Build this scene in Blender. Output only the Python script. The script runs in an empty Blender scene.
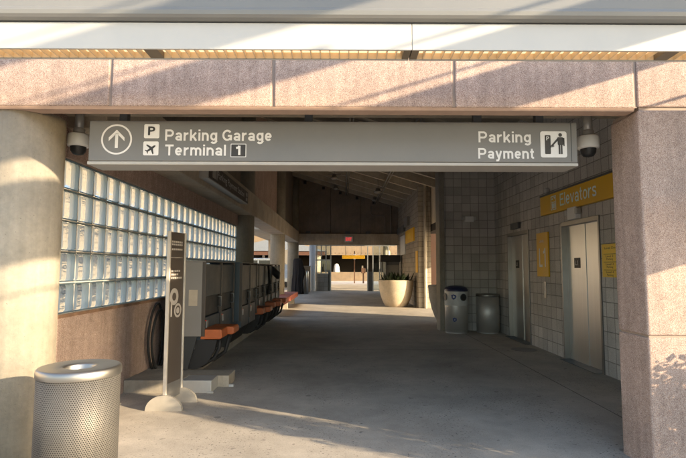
import bpy, bmesh, math, random
from mathutils import Vector, Matrix
random.seed(7)
S = bpy.context.scene
COL = S.collection
PI = math.pi

# ---------------------------------------------------------------- materials
def new_mat(name):
    m = bpy.data.materials.new(name); m.use_nodes = True
    nt = m.node_tree; b = nt.nodes['Principled BSDF']
    return m, nt, b
def N(nt, t, **kw):
    n = nt.nodes.new(t)
    for k, v in kw.items():
        if k in n.inputs.keys(): n.inputs[k].default_value = v
        else: setattr(n, k, v)
    return n
def math_n(nt, op, a, b=None):
    n = nt.nodes.new('ShaderNodeMath'); n.operation = op
    for i, v in enumerate((a, b)):
        if v is None: continue
        if isinstance(v, (int, float)): n.inputs[i].default_value = v
        else: nt.links.new(v, n.inputs[i])
    return n.outputs[0]
def mixc(nt, fac, a, b, mode='MIX'):
    n = nt.nodes.new('ShaderNodeMix'); n.data_type = 'RGBA'; n.blend_type = mode
    for i, v in ((0, fac), (6, a), (7, b)):
        if isinstance(v, (int, float)): n.inputs[i].default_value = v
        elif isinstance(v, tuple): n.inputs[i].default_value = (*v[:3], 1)
        else: nt.links.new(v, n.inputs[i])
    return n.outputs[2]
def ramp(nt, src, stops):
    r = nt.nodes.new('ShaderNodeValToRGB'); e = r.color_ramp.elements
    while len(e) < len(stops): e.new(.5)
    for el, (p, c) in zip(e, stops):
        el.position = p; el.color = (c, c, c, 1) if isinstance(c, (int, float)) else (*c, 1)
    nt.links.new(src, r.inputs[0]); return r.outputs[0]
def obj_coord(nt, scale=(1, 1, 1)):
    t = nt.nodes.new('ShaderNodeTexCoord'); mp = nt.nodes.new('ShaderNodeMapping')
    mp.inputs['Scale'].default_value = scale
    nt.links.new(t.outputs['Object'], mp.inputs[0]); return mp.outputs[0]
def noise(nt, vec, scale, detail=5, rough=.6):
    n = N(nt, 'ShaderNodeTexNoise', Scale=scale, Detail=detail, Roughness=rough)
    nt.links.new(vec, n.inputs['Vector']); return n.outputs[0]
def bump(nt, b, h, strength, dist):
    n = N(nt, 'ShaderNodeBump', Strength=strength, Distance=dist)
    nt.links.new(h, n.inputs['Height']); nt.links.new(n.outputs[0], b.inputs['Normal'])
def plain(name, col, rough=.6, metal=0., var=.12, nscale=6., bmp=.0, bscale=60., spec=.5, coat=0.):
    """one colour broken by soft noise"""
    m, nt, b = new_mat(name); v = obj_coord(nt)
    n = noise(nt, v, nscale)
    lo = tuple(c*(1-var) for c in col); hi = tuple(min(1, c*(1+var)) for c in col)
    f = ramp(nt, n, [(.3, 0.), (.7, 1.)])
    nt.links.new(mixc(nt, f, lo, hi), b.inputs['Base Color'])
    b.inputs['Roughness'].default_value = rough; b.inputs['Metallic'].default_value = metal
    b.inputs['Specular IOR Level'].default_value = spec
    r = ramp(nt, n, [(.25, max(0, rough-.08)), (.75, min(1, rough+.1))])
    nt.links.new(r, b.inputs['Roughness'])
    if coat: b.inputs['Coat Weight'].default_value = coat
    if bmp: bump(nt, b, noise(nt, v, bscale, 3), bmp, .004)
    return m
def aggregate(name, col, dark, light, scale=300.):
    """exposed aggregate precast concrete"""
    m, nt, b = new_mat(name); v = obj_coord(nt)
    vo = N(nt, 'ShaderNodeTexVoronoi', Scale=scale); nt.links.new(v, vo.inputs['Vector'])
    sep = nt.nodes.new('ShaderNodeSeparateColor'); nt.links.new(vo.outputs['Color'], sep.inputs[0])
    c = mixc(nt, ramp(nt, sep.outputs[0], [(.0, 1.), (.36, 1.), (.46, 0.)]), col, dark)
    c = mixc(nt, ramp(nt, sep.outputs[1], [(.66, 0.), (.76, 1.)]), c, light)
    big = ramp(nt, noise(nt, v, 2.2), [(.3, .86), (.7, 1.1)])
    streak = ramp(nt, noise(nt, obj_coord(nt, (9, 9, .5)), 1.5), [(.35, .84), (.65, 1.07)])
    c = mixc(nt, 1., c, big, 'MULTIPLY'); c = mixc(nt, 1., c, streak, 'MULTIPLY')
    oi = nt.nodes.new('ShaderNodeObjectInfo'); c = mixc(nt, 1., c, ramp(nt, oi.outputs['Random'], [(0., .93), (1., 1.06)]), 'MULTIPLY')
    bl = ramp(nt, noise(nt, v, 14, 6, .7), [(.3, .84), (.7, 1.12)]); c = mixc(nt, 1., c, bl, 'MULTIPLY')
    nt.links.new(c, b.inputs['Base Color']); b.inputs['Roughness'].default_value = .85
    bump(nt, b, vo.outputs['Distance'], .3, .005)
    return m
def concrete(name, col, streaks=.25, rough=.85, bmp=.35, warm=(1.06, 1.0, .92)):
    m, nt, b = new_mat(name); v = obj_coord(nt)
    n1 = ramp(nt, noise(nt, v, 1.6, 10, .65), [(.3, .74), (.7, 1.15)])
    n2 = ramp(nt, noise(nt, v, 22, 6, .7), [(.3, .88), (.72, 1.1)])
    st = ramp(nt, noise(nt, obj_coord(nt, (14, 14, .55)), 1.4, 6), [(.32, 1-streaks), (.68, 1+streaks*.5)])
    c = mixc(nt, 1., col, n1, 'MULTIPLY'); c = mixc(nt, 1., c, n2, 'MULTIPLY'); c = mixc(nt, 1., c, st, 'MULTIPLY')
    w = ramp(nt, noise(nt, v, .9, 4), [(.4, (1, 1, 1)), (.65, warm)])
    c = mixc(nt, 1., c, w, 'MULTIPLY')
    pits = ramp(nt, noise(nt, v, 75, 3, .5), [(.26, .45), (.31, 1.)])
    c = mixc(nt, 1., c, pits, 'MULTIPLY')
    nt.links.new(c, b.inputs['Base Color']); b.inputs['Roughness'].default_value = rough
    bump(nt, b, noise(nt, v, 45, 6, .65), bmp, .006)
    return m
def floor_mat():
    m, nt, b = new_mat('walkway_concrete'); v = obj_coord(nt)
    n1 = ramp(nt, noise(nt, v, .8, 8, .62), [(.3, .68), (.7, 1.14)])
    n2 = ramp(nt, noise(nt, v, 5., 8, .7), [(.3, .86), (.7, 1.1)])
    n3 = ramp(nt, noise(nt, v, 90., 3, .7), [(.3, .8), (.7, 1.14)])
    c = (.45, .405, .345)
    for n in (n1, n2, n3): c = mixc(nt, 1., c, n, 'MULTIPLY')
    worn = ramp(nt, noise(nt, obj_coord(nt, (1.2, .6, 1)), 1.3, 6, .7), [(.44, 0.), (.56, 1.)])
    pit = ramp(nt, noise(nt, v, 42, 2, .5), [(.33, 1.), (.38, 0.)])
    pm = math_n(nt, 'MULTIPLY', pit, worn)
    c = mixc(nt, pm, c, (.10, .09, .08))
    spots = ramp(nt, noise(nt, v, 9., 2, .4), [(.27, 1.), (.30, 0.)])
    c = mixc(nt, math_n(nt, 'MULTIPLY', spots, .55), c, (.11, .1, .09))
    nt.links.new(c, b.inputs['Base Color'])
    nt.links.new(ramp(nt, noise(nt, v, 2.5, 6), [(.3, .62), (.7, .85)]), b.inputs['Roughness'])
    bump(nt, b, noise(nt, v, 70, 5, .7), .3, .004)
    return m
def blocks(name, axis, size, col, joint, off=(0, 0), dirt=.2):
    """stack-bond masonry; axis says which world axis runs along the wall"""
    m, nt, b = new_mat(name)
    t = nt.nodes.new('ShaderNodeTexCoord'); sp = nt.nodes.new('ShaderNodeSeparateXYZ')
    nt.links.new(t.outputs['Object'], sp.inputs[0])
    cb = nt.nodes.new('ShaderNodeCombineXYZ')
    nt.links.new(math_n(nt, 'ADD', sp.outputs[axis], off[0]+50*size[0]), cb.inputs[0])
    nt.links.new(math_n(nt, 'ADD', sp.outputs[2], off[1]+50*size[1]), cb.inputs[1])
    br = nt.nodes.new('ShaderNodeTexBrick'); br.offset = 0; br.squash = 1
    for k, val in (('Scale', 1.), ('Mortar Size', .0075), ('Mortar Smooth', .25), ('Bias', 0.), ('Brick Width', size[0]), ('Row Height', size[1])):
        br.inputs[k].default_value = val
    br.inputs['Color1'].default_value = (*[c*.86 for c in col], 1); br.inputs['Color2'].default_value = (*[c*1.14 for c in col], 1)
    br.inputs['Mortar'].default_value = (*joint, 1)
    nt.links.new(cb.outputs[0], br.inputs['Vector'])
    v = obj_coord(nt)
    n1 = ramp(nt, noise(nt, v, 110, 4, .7), [(.3, .66), (.7, 1.3)])
    n2 = ramp(nt, noise(nt, v, 1.2, 6), [(.3, 1-dirt), (.7, 1+dirt*.4)])
    c = mixc(nt, 1., br.outputs[0], n1, 'MULTIPLY'); c = mixc(nt, 1., c, n2, 'MULTIPLY')
    nt.links.new(c, b.inputs['Base Color']); b.inputs['Roughness'].default_value = .85
    h = math_n(nt, 'SUBTRACT', math_n(nt, 'MULTIPLY', noise(nt, v, 80, 4, .7), .35), br.outputs['Fac'])
    bump(nt, b, h, .6, .008)
    return m
def brushed(name, col=(.55, .53, .5), rough=.3, dirs=(1, 120, 1.2), met=1.):
    m, nt, b = new_mat(name)
    s = noise(nt, obj_coord(nt, dirs), 3., 4, .6)
    nt.links.new(ramp(nt, s, [(.3, rough-.03), (.7, rough+.04)]), b.inputs['Roughness'])
    cl = ramp(nt, noise(nt, obj_coord(nt), 1.5, 4), [(.3, tuple(c*.88 for c in col)), (.7, tuple(min(1, c*1.08) for c in col))])
    nt.links.new(cl, b.inputs['Base Color']); b.inputs['Metallic'].default_value = met
    return m
def perforated(name, pitch=.0145, hole=.31):
    """steel sheet with staggered round holes, from the UV map (metres)"""
    m, nt, b = new_mat(name)
    uv = nt.nodes.new('ShaderNodeUVMap'); sp = nt.nodes.new('ShaderNodeSeparateXYZ'); nt.links.new(uv.outputs[0], sp.inputs[0])
    vv = math_n(nt, 'DIVIDE', sp.outputs[1], pitch*.866); row = math_n(nt, 'FLOOR', vv)
    sh = math_n(nt, 'MULTIPLY', math_n(nt, 'MODULO', row, 2.), .5)
    uu = math_n(nt, 'ADD', math_n(nt, 'DIVIDE', sp.outputs[0], pitch), sh)
    fu = math_n(nt, 'SUBTRACT', math_n(nt, 'FRACT', uu), .5); fv = math_n(nt, 'MULTIPLY', math_n(nt, 'SUBTRACT', math_n(nt, 'FRACT', vv), .5), .866)
    d = math_n(nt, 'SQRT', math_n(nt, 'ADD', math_n(nt, 'MULTIPLY', fu, fu), math_n(nt, 'MULTIPLY', fv, fv)))
    hl = math_n(nt, 'LESS_THAN', d, hole)
    inz = math_n(nt, 'MULTIPLY', math_n(nt, 'GREATER_THAN', sp.outputs[1], .06), math_n(nt, 'LESS_THAN', sp.outputs[1], .86))
    hl = math_n(nt, 'MULTIPLY', hl, inz)
    big = ramp(nt, noise(nt, obj_coord(nt), 3., 5), [(.3, (.105, .10, .094)), (.7, (.16, .153, .142))])
    nt.links.new(mixc(nt, hl, big, (.012, .011, .010)), b.inputs['Base Color'])
    nt.links.new(math_n(nt, 'SUBTRACT', .6, math_n(nt, 'MULTIPLY', hl, .6)), b.inputs['Metallic'])
    nt.links.new(math_n(nt, 'ADD', .62, math_n(nt, 'MULTIPLY', hl, .3)), b.inputs['Roughness'])
    bump(nt, b, math_n(nt, 'SUBTRACT', 1., hl), .5, .003)
    return m
def glass_block(name, clear):
    m, nt, b = new_mat(name); nt.nodes.remove(b); out = nt.nodes['Material Output']
    v = obj_coord(nt)
    bp = N(nt, 'ShaderNodeBump', Strength=.9 if clear else .4, Distance=.02)
    nt.links.new(noise(nt, obj_coord(nt, (1, .16, 1) if clear else (1, 1, .15)), 13 if clear else 40, 3), bp.inputs['Height'])
    tr = N(nt, 'ShaderNodeBsdfTranslucent', Color=(.36, .485, .55, 1)); df = N(nt, 'ShaderNodeBsdfDiffuse', Color=(.26, .31, .34, 1))
    rf = N(nt, 'ShaderNodeBsdfRefraction', Color=(.43, .44, .45, 1), Roughness=.04 if clear else .3, IOR=1.42 if clear else 1.12)
    gl = N(nt, 'ShaderNodeBsdfGlossy', Color=(.9, .92, .95, 1), Roughness=.12)
    for n in (rf, gl): nt.links.new(bp.outputs[0], n.inputs['Normal'])
    m1 = N(nt, 'ShaderNodeMixShader', Fac=.30 if clear else .80)
    nt.links.new(rf.outputs[0], m1.inputs[1])
    m0 = N(nt, 'ShaderNodeMixShader', Fac=.1); nt.links.new(tr.outputs[0], m0.inputs[1]); nt.links.new(df.outputs[0], m0.inputs[2])
    nt.links.new(m0.outputs[0], m1.inputs[2])
    m2 = N(nt, 'ShaderNodeMixShader', Fac=.09); nt.links.new(m1.outputs[0], m2.inputs[1]); nt.links.new(gl.outputs[0], m2.inputs[2])
    nt.links.new(m2.outputs[0], out.inputs[0])
    return m
def pane_mat():
    m, nt, b = new_mat('window_glass'); nt.nodes.remove(b); out = nt.nodes['Material Output']
    t = N(nt, 'ShaderNodeBsdfTransparent', Color=(.78, .84, .86, 1)); g = N(nt, 'ShaderNodeBsdfGlossy', Color=(.9, .95, 1, 1), Roughness=.02)
    fr = N(nt, 'ShaderNodeFresnel', IOR=1.5); mx = nt.nodes.new('ShaderNodeMixShader')
    nt.links.new(fr.outputs[0], mx.inputs[0]); nt.links.new(t.outputs[0], mx.inputs[1]); nt.links.new(g.outputs[0], mx.inputs[2])
    nt.links.new(mx.outputs[0], out.inputs[0]); return m
def emit_mat(name, col, s):
    m, nt, b = new_mat(name)
    b.inputs['Base Color'].default_value = (*col, 1); b.inputs['Emission Color'].default_value = (*col, 1); b.inputs['Emission Strength'].default_value = s
    return m

def iris_mat():
    m, nt, b = new_mat('painted_iridescence'); v = obj_coord(nt, (0, 1, .3))
    c = ramp(nt, noise(nt, v, 2.6, 2, .4), [(.3, (.95, .92, .99)), (.45, (.72, .93, .99)), (.6, (.82, .99, .88)), (.72, (.98, .92, .99))])  # iridescent sheen painted in as soft pastel shifts
    nt.links.new(c, b.inputs['Base Color']); b.inputs['Roughness'].default_value = .3; return m
def door_mat():
    m, nt, b = new_mat('elevator_steel')
    g = ramp(nt, noise(nt, obj_coord(nt, (1, 45, .25)), 2., 2, .4), [(.2, (.56, .552, .535)), (.8, (.64, .632, .615))])
    nt.links.new(g, b.inputs['Base Color']); b.inputs['Metallic'].default_value = 1.; b.inputs['Roughness'].default_value = .34
    return m
M = dict(
    pink=aggregate('pink_precast', (.40, .295, .245), (.25, .17, .145), (.53, .43, .375)),
    brownpink=aggregate('brown_precast', (.40, .28, .23), (.24, .16, .13), (.52, .40, .34), 240),
    joint=plain('joint_sealant', (.30, .235, .19), .7), lip=plain('precast_lip', (.36, .25, .19), .8, bmp=.3),
    column=concrete('column_concrete', (.25, .23, .19), .1), beam=concrete('beam_concrete', (.43, .375, .30), .1),
    plinth=concrete('plinth_concrete', (.30, .28, .24), .08), floor=floor_mat(),
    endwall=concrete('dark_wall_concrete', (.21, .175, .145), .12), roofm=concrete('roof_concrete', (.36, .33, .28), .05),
    softcrack=plain('dusty_joint', (.12, .108, .095), .95, 0., .35, 5.), crack=plain('joint_gap', (.04, .035, .03), .95),
    blkY=blocks('wall_block_side', 1, (.213, .213), (.52, .495, .465), (.25, .235, .215)),
    blkX=blocks('wall_block_back', 0, (.213, .213), (.52, .495, .465), (.25, .235, .215)),
    corrY=blocks('corridor_block_side', 1, (.4, .2), (.33, .29, .24), (.12, .105, .09)),
    corrX=blocks('corridor_block_end', 0, (.4, .2), (.36, .32, .26), (.13, .11, .09)),
    tileX=blocks('storefront_tile', 0, (.25, .25), (.24, .25, .26), (.12, .12, .12)),
    signgrey=plain('sign_grey_paint', (.145, .142, .136), .42, 0., .12, 1.3), signedge=plain('sign_light_edge', (.36, .345, .32), .45, 0., .06),
    white=plain('white_paint', (.78, .77, .74), .5, 0., .04), cream=plain('cream_housing', (.42, .42, .405), .38, 0., .03, 3.),
    letter=plain('sign_lettering', (.66, .655, .64), .5, 0., .06, 14.), black=plain('black_plastic', (.02, .02, .021), .45),
    blacklet=plain('black_lettering', (.03, .028, .026), .5), canopy=plain('canopy_steel_paint', (.165, .168, .165), .33, 0., .07, 1.5, .05),
    lens=emit_mat('warm_lamp_lens', (1., .74, .46), .24), louv=plain('tan_louvre_plastic', (.66, .54, .36), .4, 0., .1), louvdark=plain('louvre_joint', (.16, .13, .09), .5),  # louvre blades in one even warm tan
    steel=brushed('brushed_steel'), doorsteel=door_mat(), rimsteel=brushed('rolled_steel', (.34, .33, .31), .42, (1.5, 1.5, 1.5)),
    perf=perforated('perforated_steel'), satin=brushed('bin_steel', (.66, .645, .615), .5, (50, 50, .4), .7),
    blue=plain('blue_lid_plastic', (.018, .026, .075), .35), bluemark=plain('blue_mark', (.02, .045, .22), .5),
    bandw=plain('white_band', (.62, .62, .61), .45), yellow=plain('yellow_sign', (.76, .44, .012), .45, 0., .04, 3.),
    yellownote=plain('yellow_notice', (.82, .55, .06), .5, 0., .05), iris=iris_mat(),
    brownsign=plain('brown_sign', (.062, .050, .042), .45, 0., .06), brownlet=plain('dull_lettering', (.42, .40, .37), .5),
    machgrey=plain('machine_grey_panel', (.20, .192, .18), .5, 0., .06, 2., .1), machblue=plain('machine_slate_panel', (.030, .050, .068), .42, 0., .1, 3.),
    machdark=plain('machine_dark_panel', (.032, .036, .038), .5), machpost=plain('machine_bronze_post', (.06, .052, .045), .4, .3),
    orange=plain('orange_bumper', (.40, .10, .025), .42, 0., .12, 8.), rubber=plain('black_rubber', (.014, .014, .015), .65),
    red=emit_mat('red_lamp', (.5, .03, .02), .1), exitred=emit_mat('exit_letters', (.8, .05, .05), .22),
    planter=concrete('planter_concrete', (.50, .43, .33), .06, .8, .2), shaded_planter=concrete('shaded_planter_concrete', (.34, .32, .29), .08, .8, .2),  # second bowl's concrete greyed and darkened to carry its shade
    soil=plain('soil', (.05, .036, .026), .95, bmp=.6), leaf=plain('dark_leaf', (.02, .034, .014), .5, 0., .4, 20.), leaf2=plain('shrub_leaf', (.06, .1, .03), .5, 0., .35, 20.),
    bark=plain('bark', (.12, .09, .06), .9, bmp=.5), redbrick=plain('red_bench_top', (.30, .085, .055), .7, 0., .18, 9., .3), rustwall=plain('rust_wall', (.045, .019, .01), .8, 0., .15, 3., .3),
    cloth=plain('black_cloth', (.011, .0095, .011), .9, 0., .3, 5.), pipe=plain('pale_pipe', (.58, .53, .45), .45), bluegrey=plain('blue_grey_paint', (.36, .41, .46), .4, 0., .06),
    alu=plain('aluminium_frame', (.34, .36, .37), .35, .6), glass=pane_mat(), gclear=glass_block('clear_block_glass', True), gmilk=glass_block('milky_block_glass', False),
    mortar=plain('glass_block_mortar', (.30, .295, .285), .85), rust=plain('rust_stained_sill', (.21, .125, .08), .85, 0., .4, 7., .4),
    creamwall=concrete('cream_stucco', (.62, .54, .41), .06, .9, .1), framesteel=brushed('frame_steel', (.30, .29, .275), .35, (60, 60, .7)), postcream=plain('stand_post_cream', (.46, .43, .38), .5), standpanel=plain('stand_panel_brown', (.075, .063, .054), .4, 0., .1, 3.), footgrey=plain('stand_beige_paint', (.27, .252, .22), .5), tanwall=concrete('tan_stucco', (.19, .142, .09), .06, .9, .1), greyroof=plain('grey_metal_roof', (.15, .165, .18), .5, 0., .08), rustfascia=plain('rust_fascia', (.08, .032, .014), .6),
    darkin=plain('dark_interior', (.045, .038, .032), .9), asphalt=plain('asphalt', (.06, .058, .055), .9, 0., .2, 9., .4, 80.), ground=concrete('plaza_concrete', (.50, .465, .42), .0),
    carpaint=plain('silver_car_paint', (.55, .55, .54), .25, .3, .03, coat=.6), screenpaint=plain('shadow_screen_pale', (.5, .5, .48), .5), carglass=plain('tinted_car_glass', (.03, .035, .04), .08), tyre=plain('tyre_rubber', (.02, .02, .02), .8),  # added screen painted pale to bounce light
    steelpaint=plain('dark_steel_paint', (.09, .095, .1), .45), tan=plain('tan_label', (.42, .36, .28), .6), galv=plain('galvanised_sheet', (.5, .5, .48), .45, .5, .08),
    bluetape=plain('blue_tape', (.03, .1, .45), .5), brown=plain('brown_paint', (.09, .045, .025), .5), bar=plain('clearance_bar_yellow', (.80, .46, .02), .45),
    leafgrey=plain('lamp_metal', (.24, .23, .21), .5, .4), meshp=plain('pale_mesh_panel', (.42, .48, .54), .6),
)

# ---------------------------------------------------------------- mesh helper
class MB:
    def __init__(s): s.bm = bmesh.new(); s.uv = s.bm.loops.layers.uv.new('UVMap')
    def v(s, *p): return s.bm.verts.new(p)
    def f(s, vs):
        try: return s.bm.faces.new(vs)
        except ValueError: return None
    def box(s, x0, x1, y0, y1, z0, z1):
        c = [s.v(x, y, z) for z in (z0, z1) for y in (y0, y1) for x in (x0, x1)]
        for q in ((0, 2, 3, 1), (4, 5, 7, 6), (0, 1, 5, 4), (2, 6, 7, 3), (0, 4, 6, 2), (1, 3, 7, 5)): s.f([c[i] for i in q])
        return s
    def obox(s, org, ax, ay, az, dx, dy, dz):
        """box on an oriented frame: spans dx=(a,b) along ax and so on"""
        org, ax, ay, az = (Vector(q) for q in (org, ax, ay, az))
        c = [s.bm.verts.new(org+ax*x+ay*y+az*z) for z in dz for y in dy for x in dx]
        for q in ((0, 2, 3, 1), (4, 5, 7, 6), (0, 1, 5, 4), (2, 6, 7, 3), (0, 4, 6, 2), (1, 3, 7, 5)): s.f([c[i] for i in q])
        return s
    def prism(s, pts, a, b, axis='y'):
        """polygon (in the two other axes) extruded along axis from a to b"""
        def P(p, t): return {'y': (p[0], t, p[1]), 'x': (t, p[0], p[1]), 'z': (p[0], p[1], t)}[axis]
        A = [s.v(*P(p, a)) for p in pts]; B = [s.v(*P(p, b)) for p in pts]
        s.f(A); s.f(B[::-1])
        for i in range(len(pts)): j = (i+1) % len(pts); s.f([A[i], B[i], B[j], A[j]])
        return s
    def lathe(s, cx, cy, prof, n=40, uvlen=None, smooth=True):
        rings = []
        for r, z in prof:
            rings.append([s.v(cx, cy, z)] if r < 1e-5 else [s.v(cx+r*math.cos(2*PI*i/n), cy+r*math.sin(2*PI*i/n), z) for i in range(n)])
        L = [0.]
        for i in range(1, len(prof)): L.append(L[-1]+math.hypot(prof[i][0]-prof[i-1][0], prof[i][1]-prof[i-1][1]))
        R = max(p[0] for p in prof)
        for k in range(len(rings)-1):
            a, b = rings[k], rings[k+1]
            for i in range(n):
                j = (i+1) % n
                if len(a) == 1 and len(b) == 1: continue
                vs = [a[0], b[i], b[j]] if len(a) == 1 else ([a[i], a[j], b[0]] if len(b) == 1 else [a[i], a[j], b[j], b[i]])
                fc = s.f(vs)
                if fc:
                    fc.smooth = smooth
                    if len(a) > 1 and len(b) > 1:
                        for lp, (q, w) in zip(fc.loops, ((i, k), (i+1, k), (i+1, k+1), (i, k+1))): lp[s.uv].uv = (q/n*2*PI*R, L[w])
        return s
    def tube(s, pts, r, n=10, closed=False, smooth=True):
        pts = [Vector(p) for p in pts]; rings = []
        up = Vector((0.123, .31, .94)).normalized()
        for i, p in enumerate(pts):
            if closed: d = pts[(i+1) % len(pts)]-pts[i-1]
            else: d = pts[min(i+1, len(pts)-1)]-pts[max(i-1, 0)]
            d.normalize()
            u = d.cross(up)
            if u.length < .05: u = d.cross(Vector((1, 0, 0)))
            u.normalize(); w = d.cross(u); rr = r[i] if isinstance(r, (list, tuple)) else r
            rings.append([s.bm.verts.new(p+(u*math.cos(2*PI*k/n)+w*math.sin(2*PI*k/n))*rr) for k in range(n)])
        m = len(rings)
        for i in range(m if closed else m-1):
            a, b = rings[i], rings[(i+1) % m]
            for k in range(n):
                fc = s.f([a[k], a[(k+1) % n], b[(k+1) % n], b[k]])
                if fc: fc.smooth = smooth
        if not closed: s.f(rings[0][::-1]); s.f(rings[-1])
        return s
    def disc(s, c, ax, ay, r0, r1, n=48, t=None):
        """flat ring (r0=0: disc) with optional thickness t along ax x ay"""
        c, ax, ay = Vector(c), Vector(ax), Vector(ay); nz = ax.cross(ay)
        def ring(r, o): return [s.bm.verts.new(c+ax*r*math.cos(2*PI*i/n)+ay*r*math.sin(2*PI*i/n)+nz*o) for i in range(n)]
        o = t or 0
        A = ring(r1, o)
        if r0 > 0:
            B = ring(r0, o)
            for i in range(n): s.f([A[i], A[(i+1) % n], B[(i+1) % n], B[i]])
        else: s.f(A)
        if t:
            C = ring(r1, 0)
            for i in range(n): s.f([C[i], C[(i+1) % n], A[(i+1) % n], A[i]])
        return s
    def poly(s, org, ax, ay, pts, t=0.):
        org, ax, ay = Vector(org), Vector(ax), Vector(ay); nz = ax.cross(ay)
        A = [s.bm.verts.new(org+ax*x+ay*y+nz*t) for x, y in pts]; s.f(A)
        if t:
            B = [s.bm.verts.new(org+ax*x+ay*y) for x, y in pts]
            for i in range(len(pts)): j = (i+1) % len(pts); s.f([B[i], B[j], A[j], A[i]])
        return s
    def build(s, name, mat, parent=None, bevel=0., seg=2, recalc=True):
        if recalc: bmesh.ops.recalc_face_normals(s.bm, faces=s.bm.faces[:])
        me = bpy.data.meshes.new(name); 
        off = WORLD.get(parent.name, Vector((0, 0, 0))) if parent else Vector((0, 0, 0))
        if off.length: bmesh.ops.translate(s.bm, verts=s.bm.verts[:], vec=-off)
        s.bm.to_mesh(me); s.bm.free()
        o = bpy.data.objects.new(name, me); COL.objects.link(o); me.materials.append(M[mat] if isinstance(mat, str) else mat)
        if parent: o.parent = parent; WORLD[o.name] = off
        if bevel:
            bv = o.modifiers.new('edge', 'BEVEL'); bv.width = bevel; bv.segments = seg; bv.limit_method = 'ANGLE'; bv.angle_limit = math.radians(40)
        return o
WORLD = {}
def tag(o, label=None, cat=None, group=None, kind=None):
    for k, v in (('label', label), ('category', cat), ('group', group), ('kind', kind)):
        if v: o[k] = v
    return o
def thing(name, loc, label, cat, group=None):
    o = bpy.data.objects.new(name, None); COL.objects.link(o); o.location = loc; o.empty_display_size = .1
    WORLD[o.name] = Vector(loc); return tag(o, label, cat, group)
def copy_tree(o, parent=None, loc=None, label=None):
    c = o.copy(); COL.objects.link(c)
    if parent: c.parent = parent
    if loc is not None: c.location = loc; WORLD[c.name] = Vector(loc)
    if label: c['label'] = label
    for ch in [q for q in COL.objects if q.parent == o and q != c]: copy_tree(ch, c)
    return c
X_, Y_, Z_ = Vector((1, 0, 0)), Vector((0, 1, 0)), Vector((0, 0, 1))
def text(name, body, mat, parent, org, ax, ay, w, h, bold=0., depth=.003, align='l'):
    """lettering fitted to width w and height h, on the plane of ax, ay"""
    cu = bpy.data.curves.new('lettering', 'FONT'); cu.body = body; cu.offset = bold; cu.extrude = 0; cu.resolution_u = 3
    cu.offset = 0
    tmp = bpy.data.objects.new('lettering', cu); COL.objects.link(tmp)
    dg = bpy.context.evaluated_depsgraph_get(); me = bpy.data.meshes.new_from_object(tmp.evaluated_get(dg))
    bpy.data.objects.remove(tmp)
    xs = [v.co.x for v in me.vertices]; ys = [v.co.y for v in me.vertices]
    x0, x1, y0, y1 = min(xs), max(xs), min(ys), max(ys)
    sx, sy = w/(x1-x0), h/(y1-y0)
    org, ax, ay = Vector(org), Vector(ax), Vector(ay); nz = ax.cross(ay)
    off = WORLD.get(parent.name, Vector()) if parent else Vector()
    base = [((v.co.x-x0)*sx, (v.co.y-y0)*sy) for v in me.vertices]; fs = [tuple(p.vertices) for p in me.polygons]
    bw = bold*h*1.6; kx = (w-2*bw)/w; ky = (h-2*bw)/h; vs_, ff = [], []
    sh = [(0, 0)]+([(bw*math.cos(q*PI/4), bw*math.sin(q*PI/4)) for q in range(8)] if bold else [])
    for n_, (dx, dy) in enumerate(sh):
        o_ = len(vs_)
        vs_ += [org+ax*(bw+x*kx+dx)+ay*(bw+y*ky+dy)+nz*(depth+.00008*n_)-off for x, y in base]; ff += [tuple(i+o_ for i in f_) for f_ in fs]
    me = bpy.data.meshes.new(name); me.from_pydata([tuple(v) for v in vs_], [], ff)
    o = bpy.data.objects.new(name, me); COL.objects.link(o); me.materials.clear(); me.materials.append(M[mat])
    if parent: o.parent = parent; WORLD[o.name] = off
    return o

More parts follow.
